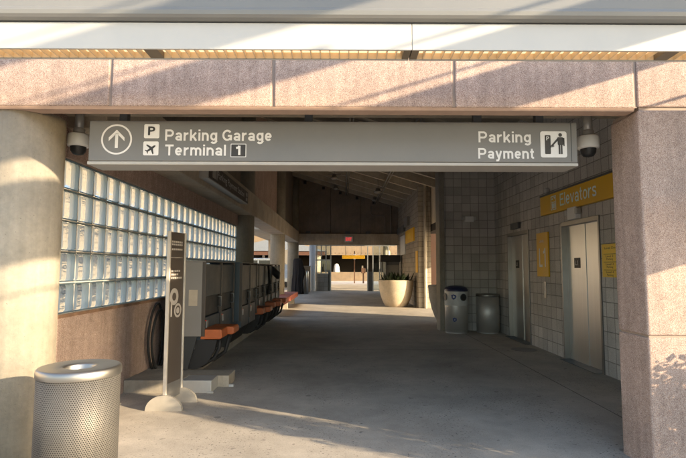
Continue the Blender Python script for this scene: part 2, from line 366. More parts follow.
def _arc(cx, cy, rx, ry, a0, a1, n=14): return [(cx+rx*math.cos(math.radians(a0+(a1-a0)*i/n)), cy+ry*math.sin(math.radians(a0+(a1-a0)*i/n))) for i in range(n+1)]
def glyph(ch, t):
    h = t/2; x = .74
    if ch == 'P': return .80, [[(h, 0), (h, 1)], [(h, 1-h), (.46, 1-h)]+_arc(.46, (1.44-h)/2, .30-h+.03, (.56-h)/2, 88, -88)+[(.46, .44), (h, .44)]]
    if ch == 'k': return .64, [[(h, 0), (h, 1)], [(h+.02, .24), (.55, x-.01)], [(.26, .44), (.58, .0)]]
    if ch == 'r': return .44, [[(h, 0), (h, x)], _arc(.42, .36, .42-h, x-h-.36, 175, 88)]
    if ch == 'a': return .62, [[(.60-h, 0), (.60-h, .5)], _arc(.30, .48, .30-h, x-h-.48, 0, 165), _arc(.30, .225, .30-h, .225-h, 0, 360, 24)]
    if ch == 'i': return t, [[(h, 0), (h, x)], [(h, .85), (h, 1)]]
    if ch == 'l': return t, [[(h, 0), (h, 1)]]
    if ch == 'n': return .63, [[(h, 0), (h, x)], [(h, .40)]+_arc(.315, .42, .315-h, x-h-.42, 178, 0)+[(.63-h, 0)]]
    if ch == 'm': return .98, [[(h, 0), (h, x)], _arc(.295, .46, .295-h, x-h-.46, 178, 0)+[(.59-h, 0)], _arc(.685, .46, .295-h, x-h-.46, 178, 0)+[(.98-h, 0)]]
    if ch == 'g': return .64, [_arc(.32, .38, .32-h, .36-h, 0, 360, 24), [(.64-h, x)]+[(.64-h, -.02)]+_arc(.33, -.02, .31-h, .26-h, 0, -155)]
    if ch == 'G': return .90, [_arc(.45, .5, .45-h, .5-h, 38, 322, 26), [(.5, .44), (.88-h, .44), (.88-h, .05)]]
    if ch == 'e': return .62, [_arc(.31, .37, .31-h, .37-h, 0, 318, 22), [(h, .37), (.62-h*.6, .37)]]
    if ch == 'o': return .64, [_arc(.32, .37, .32-h, .37-h, 0, 360, 26)]
    if ch == 'T': return .74, [[(0, 1-h), (.74, 1-h)], [(.37, 0), (.37, 1)]]
    if ch == 'y': return .62, [[(h*.8, x), (.33, .03)], [(.62-h*.8, x), (.33, .0), (.26, -.16), (.17, -.26+h), (.06, -.26+h)]]
    if ch == 't': return .38, [[(.15+h*.3, .95), (.15+h*.3, .22)]+_arc(.15+h*.3+.13, .2, .13, .2-h, 180, 270)+[(.38, h)], [(0, x-h), (.37, x-h)]]
    if ch == 'E': return .68, [[(h, 0), (h, 1)], [(h, 1-h), (.66, 1-h)], [(h, .52), (.62, .52)], [(h, h), (.68, h)]]
    if ch == 'L': return .62, [[(h, 0), (h, 1)], [(h, h), (.62, h)]]
    if ch == 'v': return .60, [[(h*.8, x), (.3, .04)], [(.6-h*.8, x), (.3, .04)]]
    if ch == '1': return .46, [[(.46-h, 0), (.46-h, 1)], [(.0, .76), (.22, .80), (.46-h, .98)]]
    if ch == 's': return .57, [[(.55-h, .55), (.46, .68-h*.4), (.29, .74-h), (.13, .68-h*.4), (h, .54), (.15, .43), (.29, .38), (.43, .33), (.57-h, .20), (.46, .06+h*.4), (.28, h), (.11, .06+h*.4), (h*.8, .20)]]
    return .3, []
def sign_text(name, body, mat, parent, org, ax, ay, w, cap, t=.2, gap=.11, depth=.002):
    """plain sans lettering drawn as broad strokes: total width w, capital height cap, baseline at org"""
    gl, x = [], 0.
    for ch in body:
        if ch == ' ': x += .34; continue
        a, st_ = glyph(ch, t); gl.append((x, st_)); x += a+gap
    kx = w/(x-gap)/cap; org, ax, ay = Vector(org), Vector(ax), Vector(ay); nz = ax.cross(ay); mb = MB(); n_ = 0
    for gx, strokes in gl:
        for pl_ in strokes:
            p = [Vector(((gx+q[0])*kx*cap, q[1]*cap)) for q in pl_]; hw = t*cap/2; L, R = [], []
            closed = (p[0]-p[-1]).length < 1e-6; m_ = len(p)
            for i in range(m_):
                d0 = (p[i]-p[i-1]) if i else ((p[i]-p[-2]) if closed else p[1]-p[0])
                d1 = (p[i+1]-p[i]) if i < m_-1 else ((p[1]-p[0]) if closed else p[i]-p[i-1])
                d0, d1 = d0.normalized(), d1.normalized(); tn = (d0+d1).normalized(); nn = Vector((-tn.y, tn.x)); k_ = hw/max(.5, nn.dot(Vector((-d0.y, d0.x))))
                L.append(p[i]+nn*k_); R.append(p[i]-nn*k_)
            o_ = depth+.00012*(n_ % 4); n_ += 1
            V = lambda q: mb.bm.verts.new(org+ax*q.x+ay*q.y+nz*o_)
            Lv = [V(q) for q in L]; Rv = [V(q) for q in R]
            for i in range(m_-1): mb.f([Rv[i], Rv[i+1], Lv[i+1], Lv[i]])
    return mb.build(name, mat, parent, recalc=False)

# ---------------------------------------------------------------- setting: ground
def sheet(name, pts, z, mat):
    mb = MB(); mb.f([mb.v(x, y, z) for x, y in pts]); o = mb.build(name, mat); return tag(o, kind='structure')
sheet('ground', [(-400, -300), (400, -300), (400, 500), (-400, 500)], -.02, 'asphalt')
sheet('forecourt', [(-40, -14), (-12, -14), (-12, 60), (-40, 60)], -.006, 'ground')
sheet('plaza', [(-12, -14), (12, -14), (12, 3.0), (-12, 3.0)], -.004, 'ground')
mb = MB(); mb.box(-2.72, 9.5, 3.0, 22.0, -.3, 0); tag(mb.build('floor', 'floor'), kind='structure')
mb = MB(); mb.box(-9.5, -2.72, 12.6, 22.0, -.3, -.01); tag(mb.build('path', 'ground'), kind='structure')
mb = MB(); mb.box(-2.72, -2.0, -2, 3.0, -.3, .001); mb.box(-2.0, 5, -2, 3.0, -.3, -.001); tag(mb.build('pavement', 'floor'), kind='structure')
mb = MB(); mb.prism([(22.0, -.3), (27.0, -.3), (27.0, .25), (22.0, 0)], -2.72, 5, 'x'); mb.box(-2.72, 5, 27.0, 40, -.3, .25); tag(mb.build('ramp', 'floor'), kind='structure')
mb = MB(); mb.box(-12, 14, 40, 51, -.3, .245); mb.box(-12, -2.72, 22.0, 40, -.3, .0); tag(mb.build('road', 'ground'), kind='structure')
o = MB().box(2.93, 2.941, 3.0, 11.9, -.02, .002).build('joint', 'softcrack'); tag(o, kind='structure')
o = MB().box(-2.5, 2.9, 9.597, 9.603, -.02, .002).box(-2.5, 2.9, 15.997, 16.003, -.02, .002).build('floor_joint', 'softcrack'); tag(o, kind='structure')

# ---------------------------------------------------------------- entrance portal (pink precast)
P = thing('entrance_portal', (0, 3.9, 0), 'pink speckled precast concrete gateway framing the walkway entrance', 'gateway')
js = [-4.5, -3.19, -1.877, -.562, .902, 2.372]
for a, b in zip(js[:-1], js[1:]): MB().box(a+.011, b-.011, 3.9, 4.04, 2.845, 3.75).build('beam_panel', 'pink', P, .012, 3)
MB().box(2.372+.014, 5.6, 3.9, 4.12, 2.855, 3.75).build('beam_panel', 'pink', P, .012, 3)
for x in js[1:]: MB().box(x-.012, x+.012, 3.912, 4.03, 2.85, 3.74).build('panel_joint', 'joint', P)
MB().prism([(3.903, 2.845), (3.915, 2.822), (4.035, 2.822), (4.035, 2.845)], -4.5, 2.36, 'x').build('beam_lip', 'lip', P)
MB().box(-4.5, 3.85, 4.04, 4.75, 3.02, 3.7).build('lintel', 'beam', P)
MB().box(2.385, 5.6, 3.9, 4.32, 1.03, 2.83).build('pillar_panel', 'pink', P, .016, 3)
MB().box(2.385, 5.6, 3.9, 4.32, -.1, 1.018).build('pillar_panel', 'pink', P, .016, 3)
MB().box(2.40, 5.5, 3.915, 4.3, 1.01, 1.04).build('panel_joint', 'joint', P)
MB().box(2.40, 5.5, 3.915, 4.3, 2.82, 2.86).build('panel_joint', 'joint', P)
MB().box(-4.5, 5.6, 4.0, 4.25, 3.75, 7.4).build('facade_wall', 'brownpink', P)

# canopy edge beam and light fixtures hanging in front of the portal
C_ = thing('canopy_beam', (0, 3.0, 3.14), 'grey painted steel canopy edge beam above the white light strip', 'canopy beam')
pr = [(3.09, 3.142), (3.06, 3.15), (3.045, 3.165), (3.04, 3.19), (3.045, 3.207), (3.05, 3.212), (3.05, 3.285), (3.07, 3.302), (3.11, 3.302), (3.24, 3.18), (3.24, 3.142)]
MB().prism(pr, -6.5, 6.5, 'x').build('beam_profile', 'canopy', C_, .004)
for x in (-5.5, 6.2): MB().box(x-.03, x+.03, 3.2, 3.92, 3.142, 3.17).build('bracket', 'canopy', C_)
fi = 0
def fixture(x0, x1, joints, label):
    t = thing('light_fixture', ((x0+x1)/2, 3.1, 2.96), label, 'light fixture', 'linear light fixtures under the canopy beam')
    MB().box(x0+.0015, x1-.0015, 3.1, 3.115, 2.958, 3.135).box(x0+.002, x1-.002, 3.255, 3.27, 2.958, 3.135).box(x0+.002, x1-.002, 3.115, 3.255, 3.05, 3.135).build('housing', 'cream', t, .003)
    mb = MB(); n = round((x1-x0)/.0635); st = (x1-x0-.06)/n
    for i in range(n+1): xx = x0+.03+i*st; mb.box(xx-.003, xx+.003, 3.118, 3.252, 2.962, 3.0)
    mb.box(x0+.01, x1-.01, 3.118, 3.125, 2.962, 3.04); mb.box(x0+.01, x1-.01, 3.245, 3.252, 2.962, 3.04); 
    MB().box(x0+.06, x1-.06, 3.127, 3.243, 3.002, 3.012).build('lit_lens', 'lens', t)
    mb.build('louvre', 'louv', t)
    for xa in [x0+.004, x1-.05]+[j_-.045 for j_ in joints]: MB().box(xa, xa+(.046 if xa in (x0+.004, x1-.05) else .09), 3.119, 3.251, 2.9605, 3.0).build('end_cap', 'louvdark', t)
fixture(-4.65, .449, (-2.95, -1.25), 'long white light fixture over the column and the Parking Garage lettering')
fixture(.449, 5.55, (2.15, 3.85), 'long white light fixture over the Parking Payment lettering and the pink pillar')

# ---------------------------------------------------------------- columns, beams, roof
def roof_z(x): return 6.526-.2924*(x+2.107)
cl = [(4.22, 'round concrete column beside the perforated trash can, under the pink beam'), (12.95, 'round concrete column at the far end of the glass block wall'),
      (20.0, 'round concrete column standing behind the red topped bench'), (26.4, 'farthest round concrete column with the black draped object before it')]
for y, lab in cl:
    zt = roof_z(-2.6)+.1 if y > 5 else 2.84
    o = MB().lathe(-2.6 if y > 5 else -2.73, y, [(0, -.1), (.294, -.1), (.294, zt*.5), (.294, zt), (0, zt)], 56).build('concrete_column', 'column')
    tag(o, lab, 'column', 'round columns along the left side')
tag(MB().box(-2.9, -2.3, 4.75, 26.3, 2.9, 3.47).build('edge_beam', 'beam', None, .012), 'long concrete beam over the round columns and glass block wall', 'beam')
tag(MB().box(-2.9, 3.0, 26.3, 26.9, 2.78, 3.37).build('cross_beam', 'beam', None, .012), 'concrete beam across the far end of the walkway carrying the exit sign', 'beam')
E_ = thing('end_wall', (0, 26.5, 3.4), 'dark upper wall of tall panels at the far end of the walkway', 'wall')
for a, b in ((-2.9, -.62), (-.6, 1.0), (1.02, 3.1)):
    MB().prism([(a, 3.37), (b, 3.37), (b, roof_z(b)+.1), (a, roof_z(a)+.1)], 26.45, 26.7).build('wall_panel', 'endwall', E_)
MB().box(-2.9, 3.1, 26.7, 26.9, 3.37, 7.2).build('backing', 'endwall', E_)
for x in (-1.8, -.8, 0.3, 1.4): MB().box(x-.12, x+.12, 26.32, 26.45, 3.372, 3.5).build('bracket', 'steelpaint', E_)
for x in (-2.0, -1.0, -.1, .8, 1.7): MB().box(x-.07, x+.07, 26.3, 26.45, roof_z(x)-.45, roof_z(x)-.3).build('bracket', 'black', E_)
MB().tube([(1.55, 26.4, 4.85), (1.55, 26.4, 4.45), (1.62, 26.4, 4.35), (2.2, 26.4, 4.35), (2.3, 26.4, 4.25), (2.3, 26.4, 3.4)], .018, 6).build('conduit', 'leafgrey', E_)
MB().tube([(2.62, 26.4, 4.95), (2.62, 26.4, 3.4)], .03, 6).build('conduit', 'leafgrey', E_)
U_ = thing('upper_side_wall', (-2.7, 13, 3.47), 'brown precast panels between column tops, the far dark one standing in for an opening', 'wall')
for a, b, m in ((4.3, 12.7, 'endwall'), (13.25, 16.45, 'brownpink'), (16.47, 19.72, 'brownpink'), (20.3, 26.2, 'endwall')):  # far dark panel stands in for a black opening
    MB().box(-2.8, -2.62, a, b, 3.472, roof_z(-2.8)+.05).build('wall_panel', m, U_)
R_ = thing('ribbed_roof', (0, 15, 5.5), 'sloping concrete roof with deep cross ribs over the walkway', 'roof')
MB().prism([(-3.3, roof_z(-3.3)), (5.2, roof_z(5.2)), (5.2, roof_z(5.2)+.2), (-3.3, roof_z(-3.3)+.2)], 4.0, 27.2).build('roof_deck', 'roofm', R_)
y = 5.2
while y < 26.2:
    MB().prism([(-2.6, roof_z(-2.6)-.34), (4.3, roof_z(4.3)-.34), (4.3, roof_z(4.3)+.01), (-2.6, roof_z(-2.6)+.01)], y, y+.16).build('rib', 'roofm', R_); y += 1.45
# hanging lamps on conduits
Lb = None
lamps = [(-.33, 20.6, 5.26, 'hanging roof lamp nearer the walkway middle, left of its pair'), (1.5, 20.6, 4.68, 'hanging roof lamp nearer the walkway middle, beside the block wall'),
         (-.33, 25.2, 5.55, 'small hanging roof lamp close to the dark end wall, over the exit sign'), (1.68, 25.2, 4.96, 'small hanging roof lamp close to the dark end wall, above the bent conduit')]
def mklamp(x, y, z, lab):
    t = thing('roof_lamp', (x, y, z), lab, 'lamp', 'lamps hanging under the ribbed roof')
    MB().lathe(x, y, [(0, z), (.10, z), (.16, z+.05), (.17, z+.08), (.1, z+.12), (.09, z+.2), (0, z+.2)], 20).build('lamp_shade', 'leafgrey', t)
    MB().tube([(x, y, z+.19), (x, y, roof_z(x)-.15)], .018, 6).build('stem', 'leafgrey', t)
    MB().box(x-.28, x+.28, y-.03, y+.03, z+.2, z+.24).build('arm', 'leafgrey', t)
for L in lamps: mklamp(*L)
for x, lab in ((.2, 'thin conduit run under the roof ribs over the walkway middle'), (1.75, 'thin conduit run under the roof ribs near the block wall')):
    tag(MB().tube([(x, 6, roof_z(x)-.38), (x, 26.3, roof_z(x)-.38)], .03, 6).tube([(x+.09, 6, roof_z(x)-.40), (x+.09, 26.3, roof_z(x)-.40)], .02, 6).build('conduit', 'leafgrey'), lab, 'conduit')

# ---------------------------------------------------------------- glass block wall
G = thing('glass_block_wall', (-2.72, 8.5, 0), 'glass block wall on a pink concrete base along the walkway', 'wall')
XW = -2.70
MB().box(XW-.26, XW, 4.0, 12.7, -.1, 1.06).build('base_wall', 'pink', G)
MB().box(XW-.2, XW+.012, 4.0, 12.7, 1.06, 1.092).build('sill', 'rust', G)
MB().box(XW-.2, XW+.03, 4.75, 12.7, 2.617, 2.9).build('header', 'brownpink', G)
MB().box(XW-.2, XW+.02, 4.0, 4.75, 2.617, 3.02).build('header', 'brownpink', G)
pit_, z0, nrow = .305, 1.095, 5; rowh = .304
mo = MB(); gc = MB(); gm = MB()
y0 = 12.68; ncol = 28
for i in range(ncol+1):
    yy = y0-i*pit_; mo.box(XW-.09, XW-.012, yy-.006, yy+.006, z0-.002, z0+nrow*rowh)
for j in range(nrow+1): zz = z0+j*rowh; mo.box(XW-.088, XW-.010, y0-ncol*pit_, y0, zz-.006, zz+.006)
mo.build('mortar_grid', 'mortar', G)
for i in range(ncol):
    for j in range(nrow):
        ya, yb = y0-(i+1)*pit_+.007, y0-i*pit_-.007; za, zb = z0+j*rowh+.007, z0+(j+1)*rowh-.007
        # pressed face with a rounded border: three vertical lenses, the middle one clear
        w = yb-ya; c1, c2 = ya+w*.18, ya+w*.49
        gm.box(XW-.010, XW-.004, ya, yb, za, za+.012).box(XW-.010, XW-.004, ya, yb, zb-.012, zb)
        def lens(mb, a, b, d):
            n = 4; pa = []; za_, zb_ = za+.012, zb-.012
            for k in range(n+1):
                s = k/n; yy = a+(b-a)*s; dx = -.012+d*math.sin(PI*s)
                pa.append((mb.v(XW+dx-.012, yy, za_), mb.v(XW+dx, yy, za_+.025), mb.v(XW+dx, yy, zb_-.025), mb.v(XW+dx-.012, yy, zb_)))
            for k in range(n):
                for q in range(3): 
                    fc = mb.f([pa[k][q], pa[k+1][q], pa[k+1][q+1], pa[k][q+1]])
                    if fc: fc.smooth = True
        jit = random.uniform(.8, 1.2)
        lens(gm, ya, c1, .004); lens(gc, c1, c2, .010*jit); lens(gm, c2, c2+w*.26, .007); lens(gm, c2+w*.26, yb, .004)
gc.build('clear_glass', 'gclear', G, recalc=False); gm.build('milky_glass', 'gmilk', G, recalc=False)
# wall side infill behind column
tag(MB().box(-2.95, -2.7, 3.95, 4.0, 0, 2.8).build('wall_end_cap', 'brownpink', G))

# ---------------------------------------------------------------- elevator lobby
W = thing('elevator_wall', (3.9, 9, 0), 'grey square block wall around the two elevators', 'wall')
XE = 3.87
e2 = (7.39, 8.70); e1 = (10.22, 11.53); eh = 2.36
for a, b, z0_, z1_ in ((4.32, e2[0], 0, 5.0), (e2[0], e2[1], eh, 5.0), (e2[1], e1[0], 0, 5.0), (e1[0], e1[1], eh, 5.0), (e1[1], 12.5, 0, 5.0)):
    MB().box(XE, XE+.2, a, b, z0_, z1_).build('block_face', 'blkY', W)
MB().box(XE+.2, 6.5, 4.33, 14.17, 0, 5.0).build('shaft_core', 'endwall', W)
MB().box(2.58, XE+.2, 12.5, 12.8, 0, 4.9).build('back_face', 'blkX', W)
MB().box(2.45, 2.58, 12.42, 12.9, 0, 4.9).build('end_post', 'plinth', W, .01)
def elevator(a, b, label, y_sign):
    t = thing('elevator', (XE, (a+b)/2, 0), label, 'elevator', 'elevators in the block wall')
    fw = .045
    MB().box(XE-.022, XE+.16, a, a+fw, 0, eh).box(XE-.022, XE+.16, b-fw, b, 0, eh).box(XE-.022, XE+.16, a+fw, b-fw, eh-fw-.03, eh).build('frame', 'framesteel', t, .004)
    mid = a+(b-a)*.47
    MB().box(XE+.075, XE+.1, mid+.004, b-fw, .012, eh-fw-.03).build('door_leaf', 'doorsteel', t)
    MB().box(XE+.085, XE+.11, a+fw, mid-.002, .012, eh-fw-.03).build('door_leaf', 'doorsteel', t)
    MB().box(XE-.12, XE+.1, a+.05, b-.05, .001, .010).build('threshold', 'steelpaint', t)
    p = MB().box(XE+.068, XE+.075, b-.50, b-.30, 1.565, 1.735).build('floor_plate', 'black', t)
    text('lettering', 'L1', 'letter', p, (XE+.067, b-.345, 1.61), -Y_, Z_, .1, .08, .01)
elevator(*e2, 'nearer elevator with steel doors, directly under the Elevators sign', 0)
elevator(*e1, 'farther elevator with steel doors, beside the back corner with bins', 0)
sg = thing('elevators_sign', (XE, 7.9, 2.73), 'long yellow Elevators sign above the nearer steel doors', 'sign')
MB().box(XE-.07, XE-.001, 6.0, 9.42, 2.555, 2.905).build('sign_panel', 'yellow', sg, .003)
MB().box(XE-.075, XE, 5.99, 9.43, 2.906, 2.935).build('top_rail', 'steelpaint', sg)
sign_text('lettering', 'Elevators', 'iris', sg, (XE-.07, 8.56, 2.64), -Y_, Z_, 1.24, .215, .135, .13)
mb = MB(); yo = 8.93; zi = 2.6
def fr(mb, y1, y0_, za, zb, t): 
    for (p, q, r, s_) in ((y1, y0_, za, za+t), (y1, y0_, zb-t, zb), (y1, y1-t, za+t, zb-t), (y0_+t, y0_, za+t, zb-t)): mb.box(XE-.0735, XE-.0705, q, p, r, s_)
fr(mb, 8.93, 8.72, 2.605, 2.855, .012)
for k in range(3): mb.box(XE-.0735, XE-.0705, 8.755+k*.05, 8.785+k*.05, 2.63, 2.72); mb.disc((XE-.0735, 8.77+k*.05, 2.74), -Y_, Z_, 0, .015, 12)
mb.poly((XE-.0735, 8.87, 2.79), -Y_, Z_, [(-.03, 0), (.03, 0), (0, .045)]); mb.poly((XE-.0735, 8.78, 2.79), -Y_, Z_, [(-.03, .045), (0, 0), (.03, .045)])
mb.build('lift_icon', 'iris', sg)
l1 = thing('level_sign', (XE, 9.49, 1.82), 'yellow upright L1 level sign between the two elevators', 'sign')
MB().box(XE-.03, XE-.001, 9.225, 9.755, 1.40, 2.24).build('sign_panel', 'yellow', l1, .003)
sign_text('lettering', 'L1', 'white', l1, (XE-.03, 9.63, 1.58), -Y_, Z_, .29, .36, .13, .16)
text('lettering', 'LEVEL', 'letter', l1, (XE-.03, 9.61, 2.05), -Y_, Z_, .23, .05)
no = thing('notice_sign', (XE, 7.0, 1.67), 'small yellow notice with dark text lines beside the pink pillar', 'sign')
MB().box(XE-.02, XE-.001, 6.55, 7.33, 1.43, 1.91).build('sign_panel', 'yellownote', no)
text('lettering', 'Level Directory', 'blacklet', no, (XE-.02, 7.25, 1.825), -Y_, Z_, .5, .045)
for k, (s1, s2) in enumerate((('Level 2', 'Parking'), ('Level 3', 'Parking'), ('Level 4', 'Parking'))):
    zz = 1.70-k*.115
    MB().box(XE-.023, XE-.0205, 6.62, 7.28, zz+.062, zz+.068).build('rule_line', 'blacklet', no)
    text('lettering', s1, 'blacklet', no, (XE-.02, 7.22, zz+.018), -Y_, Z_, .2, .033); text('lettering', s2, 'blacklet', no, (XE-.02, 7.2, zz-.03), -Y_, Z_, .17, .036)
def emlight(name, org, ax, label, w, h):
    nz = Vector(ax).cross(Z_); t = thing(name, org, label, 'emergency light', 'emergency lights on the block walls')
    MB().obox(org, ax, nz, Z_, (-w/2, w/2), (0, .09), (-h/2, h/2)).build('housing', 'white', t, .01)
    for s in (-1, 1):
        c = Vector(org)+Vector(ax)*s*(w/2+.03)+Z_*.02
        MB().obox(c, ax, nz, Z_, (-.035, .035), (.02, .11), (-.05, .05)).build('lamp_head', 'galv', t, .015)
emlight('emergency_light', (3.21, 12.5, 2.79), (1, 0, 0), 'twin headed emergency light on the dark back wall above the bins', .22, .14)
emlight('emergency_light', (XE, 8.12, 2.465), (0, -1, 0), 'grey emergency light between the Elevators sign and nearer elevator', .3, .2)
o = MB().box(XE-.06, XE-.001, 10.68, 11.16, 2.42, 2.56).build('floor_indicator', 'steelpaint', None, .006); tag(o, 'dark floor indicator box above the farther elevator', 'indicator')
o = MB().obox((XE, 9.16, 3.0), Y_, X_, Z_, (-.05, .05), (-.09, -.001), (-.05, .05)).build('wall_speaker', 'galv', None, .03, 3); tag(o, 'small round pale fixture above the end of the Elevators sign', 'wall fixture')
cs = thing('call_station', (XE, 9.45, 1.15), 'slim steel elevator call button plate under the L1 sign', 'button plate')
MB().box(XE-.012, XE-.001, 9.40, 9.50, 1.0, 1.3).build('plate', 'steel', cs)
for z in (1.12, 1.2): MB().disc((XE-.012, 9.45, z), -Y_, Z_, 0, .018, 16, .006).build('button', 'bandw', cs)
dc = MB().lathe(3.5, 9.65, [(0, .003), (.2, .003), (.21, .006), (.235, .005), (.24, .001)], 36).build('drain_cover', 'machgrey'); tag(dc, 'round metal drain cover in the floor before the elevators', 'drain cover')

# bins
def lidded_can(x, y, r, h, label, body):
    t = thing('trash_can', (x, y, 0), label, 'trash can')
    MB().lathe(x, y, [(r*.96, .0), (r*.96, .05), (r*.985, .05), (r*.985, h-.04), (r*.96, h-.04)], 72).build('body', body, t)
    MB().lathe(x, y, [(r*1.0, h-.06), (r*1.01, h-.055), (r*1.012, h-.03), (r*1.0, h-.012), (r*.96, h-.002), (r*.92, h), (r*.5, h-.004), (r*.40, h-.006), (r*.375, h-.015), (r*.365, h-.08), (r*.36, h-.1)], 72).build('lid', 'rimsteel', t)
    MB().lathe(x, y, [(r*.359, h-.1), (r*.35, h-.3), (0, h-.3)], 40).build('liner', 'darkin', t)
    return t
lidded_can(-1.787, 3.45, .262, .880, 'perforated steel trash can with open round lid beside the near column', 'perf')
lidded_can(3.56, 12.17, .275, .935, 'plain brushed steel trash can in the back corner beside the farther elevator', 'satin')
rb = thing('recycling_bin', (2.79, 12.17, 0), 'steel recycling bin with dark blue domed lid against the back wall', 'recycling bin')
rx, ry, rr = 2.79, 12.17, .272
MB().lathe(rx, ry, [(rr*.97, 0), (rr*.97, .06), (rr, .06), (rr, .66)], 56).build('body', 'satin', rb)
MB().lathe(rx, ry, [(rr+.002, .66), (rr+.004, .665), (rr+.004, 1.0), (rr, 1.01)], 56).build('band', 'bandw', rb)
MB().lathe(rx, ry, [(rr+.012, .995), (rr+.012, 1.04), (rr*.9, 1.09), (rr*.55, 1.125), (0, 1.135)], 56).build('lid', 'blue', rb)
def on_cyl(ang, z): return Vector((rx+(rr+.006)*math.sin(ang), ry-(rr+.006)*math.cos(ang), z)), Vector((math.cos(ang), math.sin(ang), 0))
for a in (-1.35, .42):
    mb = MB(); c, ax = on_cyl(a, .86); mb.disc(c, ax, Z_, .074, .088, 28, .012); mb.build('opening_ring', 'steelpaint', rb)
    mb = MB(); mb.disc(c, ax, Z_, 0, .075, 28, .010).build('opening', 'black', rb)
def recyc(mb, c, ax, R):
    for k in range(3):
        th = k*2*PI/3+PI/2; 
        rot = lambda x, y: (x*math.cos(th)-y*math.sin(th), x*math.sin(th)+y*math.cos(th))
        mb.poly(c, ax, Z_, [rot(*p) for p in ((-.72*R, .30*R), (.25*R, .30*R), (.25*R, .08*R), (.72*R, .50*R), (.25*R, .92*R), (.25*R, .70*R), (-.42*R, .70*R))], .002)
for a, z, R, mt in ((-.42, .87, .075, 'bluemark'), (-.36, .33, .06, 'bluemark')):
    c, ax = on_cyl(a, z); mb = MB(); recyc(mb, c, ax, R)
    for q in mb.bm.verts:
        dd = Vector((q.co.x-rx, q.co.y-ry, 0)).normalized()*(rr+.0075); q.co.x, q.co.y = rx+dd.x, ry+dd.y
    mb.build('recycling_mark', mt, rb)

# ---------------------------------------------------------------- right corridor wall, passage, planters
CW = thing('corridor_wall', (3.0, 23, 0), 'tan block wall along the far right side of the walkway', 'wall')
MB().box(3.0, 3.5, 19.465, 26.9, -.1, 6.0).build('side_face', 'corrY', CW)
MB().box(3.003, 3.497, 19.45, 19.465, -.1, 6.0).build('end_face', 'corrX', CW)
tag(MB().tube([(3.26, 19.38, 0), (3.26, 19.38, 5.0)], .055, 14).build('drain_pipe', 'pipe'), 'pale vertical pipe on the sunlit end of the tan block wall', 'pipe')
o = MB().box(4.2, 10, 23.8, 24.2, -.1, 3.75).build('rust_wall', 'rustwall'); tag(o, 'rust red wall seen through the side passage behind the grey planter', 'wall')
PR = thing('passage_canopy', (5.8, 17, 3.0), 'flat beige canopy slab over the side passage', 'canopy')
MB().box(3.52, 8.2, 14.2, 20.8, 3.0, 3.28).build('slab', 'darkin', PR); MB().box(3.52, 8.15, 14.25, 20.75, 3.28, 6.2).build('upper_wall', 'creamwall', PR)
for y in (20.5,): MB().tube([(8.0, y, 0), (8.0, y, 3.0)], .08, 12).build('post', 'steelpaint', PR)
def plate(name, y0_, y1_, z0_, z1_, m, label, cat, t=.03):
    o = MB().box(3.0-t, 2.999, y0_, y1_, z0_, z1_).build(name, m, None, .004); return tag(o, label, cat)
ps = thing('payment_sign', (3, 21.7, 2.95), 'yellow sign high on the far tan block wall', 'sign')
MB().box(2.95, 2.999, 20.4, 23.0, 2.68, 3.25).build('sign_panel', 'yellow', ps)
MB().box(2.944, 2.9495, 21.2, 22.2, 2.84, 3.08).build('pale_mark', 'yellownote', ps)
plate('notice_board', 23.25, 25.0, 2.2, 3.12, 'bandw', 'white notice board on the far tan block wall beside the yellow sign', 'notice board', .05)
plate('yellow_strip_sign', 19.55, 20.0, 1.38, 2.24, 'yellow', 'narrow yellow upright sign near the sunlit end of the block wall', 'sign')
plate('wall_box', 21.9, 23.0, 3.45, 3.85, 'machgrey', 'grey electrical box above the far yellow sign', 'electrical box', .12)
plate('wall_vent', 23.3, 26.0, 3.3, 3.6, 'steelpaint', 'long dark grey trunking above the white notice board', 'trunking', .1)
def planter(x, y, label, m):
    t = thing('planter', (x, y, 0), label, 'planter', 'large bowl planters on the right side')
    MB().lathe(x, y, [(0, 0), (.40, 0), (.44, .02), (.54, .2), (.63, .45), (.69, .75), (.715, 1.02), (.72, 1.06), (.70, 1.075), (.64, 1.07), (.62, 1.0), (.6, .93), (0, .93)], 64).build('bowl', m, t)
    MB().lathe(x, y, [(.612, .93), (.5, .985), (0, 1.0)], 30).build('soil', 'soil', t)
planter(2.21, 20.3, 'large tan bowl planter standing in the sunlit patch by the block wall', 'planter')
planter(3.15, 14.0, 'bowl planter toned grey for its shade, half hidden behind the block corner', 'shaded_planter')
def leafy(name, x, y, z, n, ln, label, m='leaf', spread=.58, seed=1):
    rd = random.Random(seed); mb = MB()
    for i in range(n):
        a = rd.uniform(0, 2*PI); r = rd.uniform(0, spread); L = ln*rd.uniform(.5, 1.1); lean = rd.uniform(.2, 1.1)
        b = Vector((x+r*math.cos(a), y+r*math.sin(a), z)); a2 = a+rd.uniform(-.8, .8)
        d = Vector((math.cos(a2)*math.sin(lean), math.sin(a2)*math.sin(lean), math.cos(lean))); sd = d.cross(Z_).normalized(); w = L*rd.uniform(.05, .13)
        p1, p2, p3 = b+d*L*.35, b+d*L*.7-Z_*L*.03, b+d*L-Z_*L*.14*lean
        q = [mb.bm.verts.new(v_) for v_ in (b-sd*w*.3, b+sd*w*.3, p1+sd*w, p1-sd*w, p2+sd*w*.8, p2-sd*w*.8, p3)]
        mb.f([q[0], q[1], q[2], q[3]]); mb.f([q[3], q[2], q[4], q[5]]); mb.f([q[5], q[4], q[6]])
    return tag(mb.build(name, m, recalc=False), label, 'plant')
leafy('plant', 2.21, 20.3, .97, 260, .46, 'low dark spiky plants growing in the tan bowl planter', seed=3)
k = thing('vending_kiosk', (2.35, 24.9, .12), 'black vending kiosk with overhanging top behind the tan planter', 'kiosk')
MB().box(1.92, 2.9, 24.55, 25.3, 1.86, 2.2).build('top_canopy', 'black', k, .02)
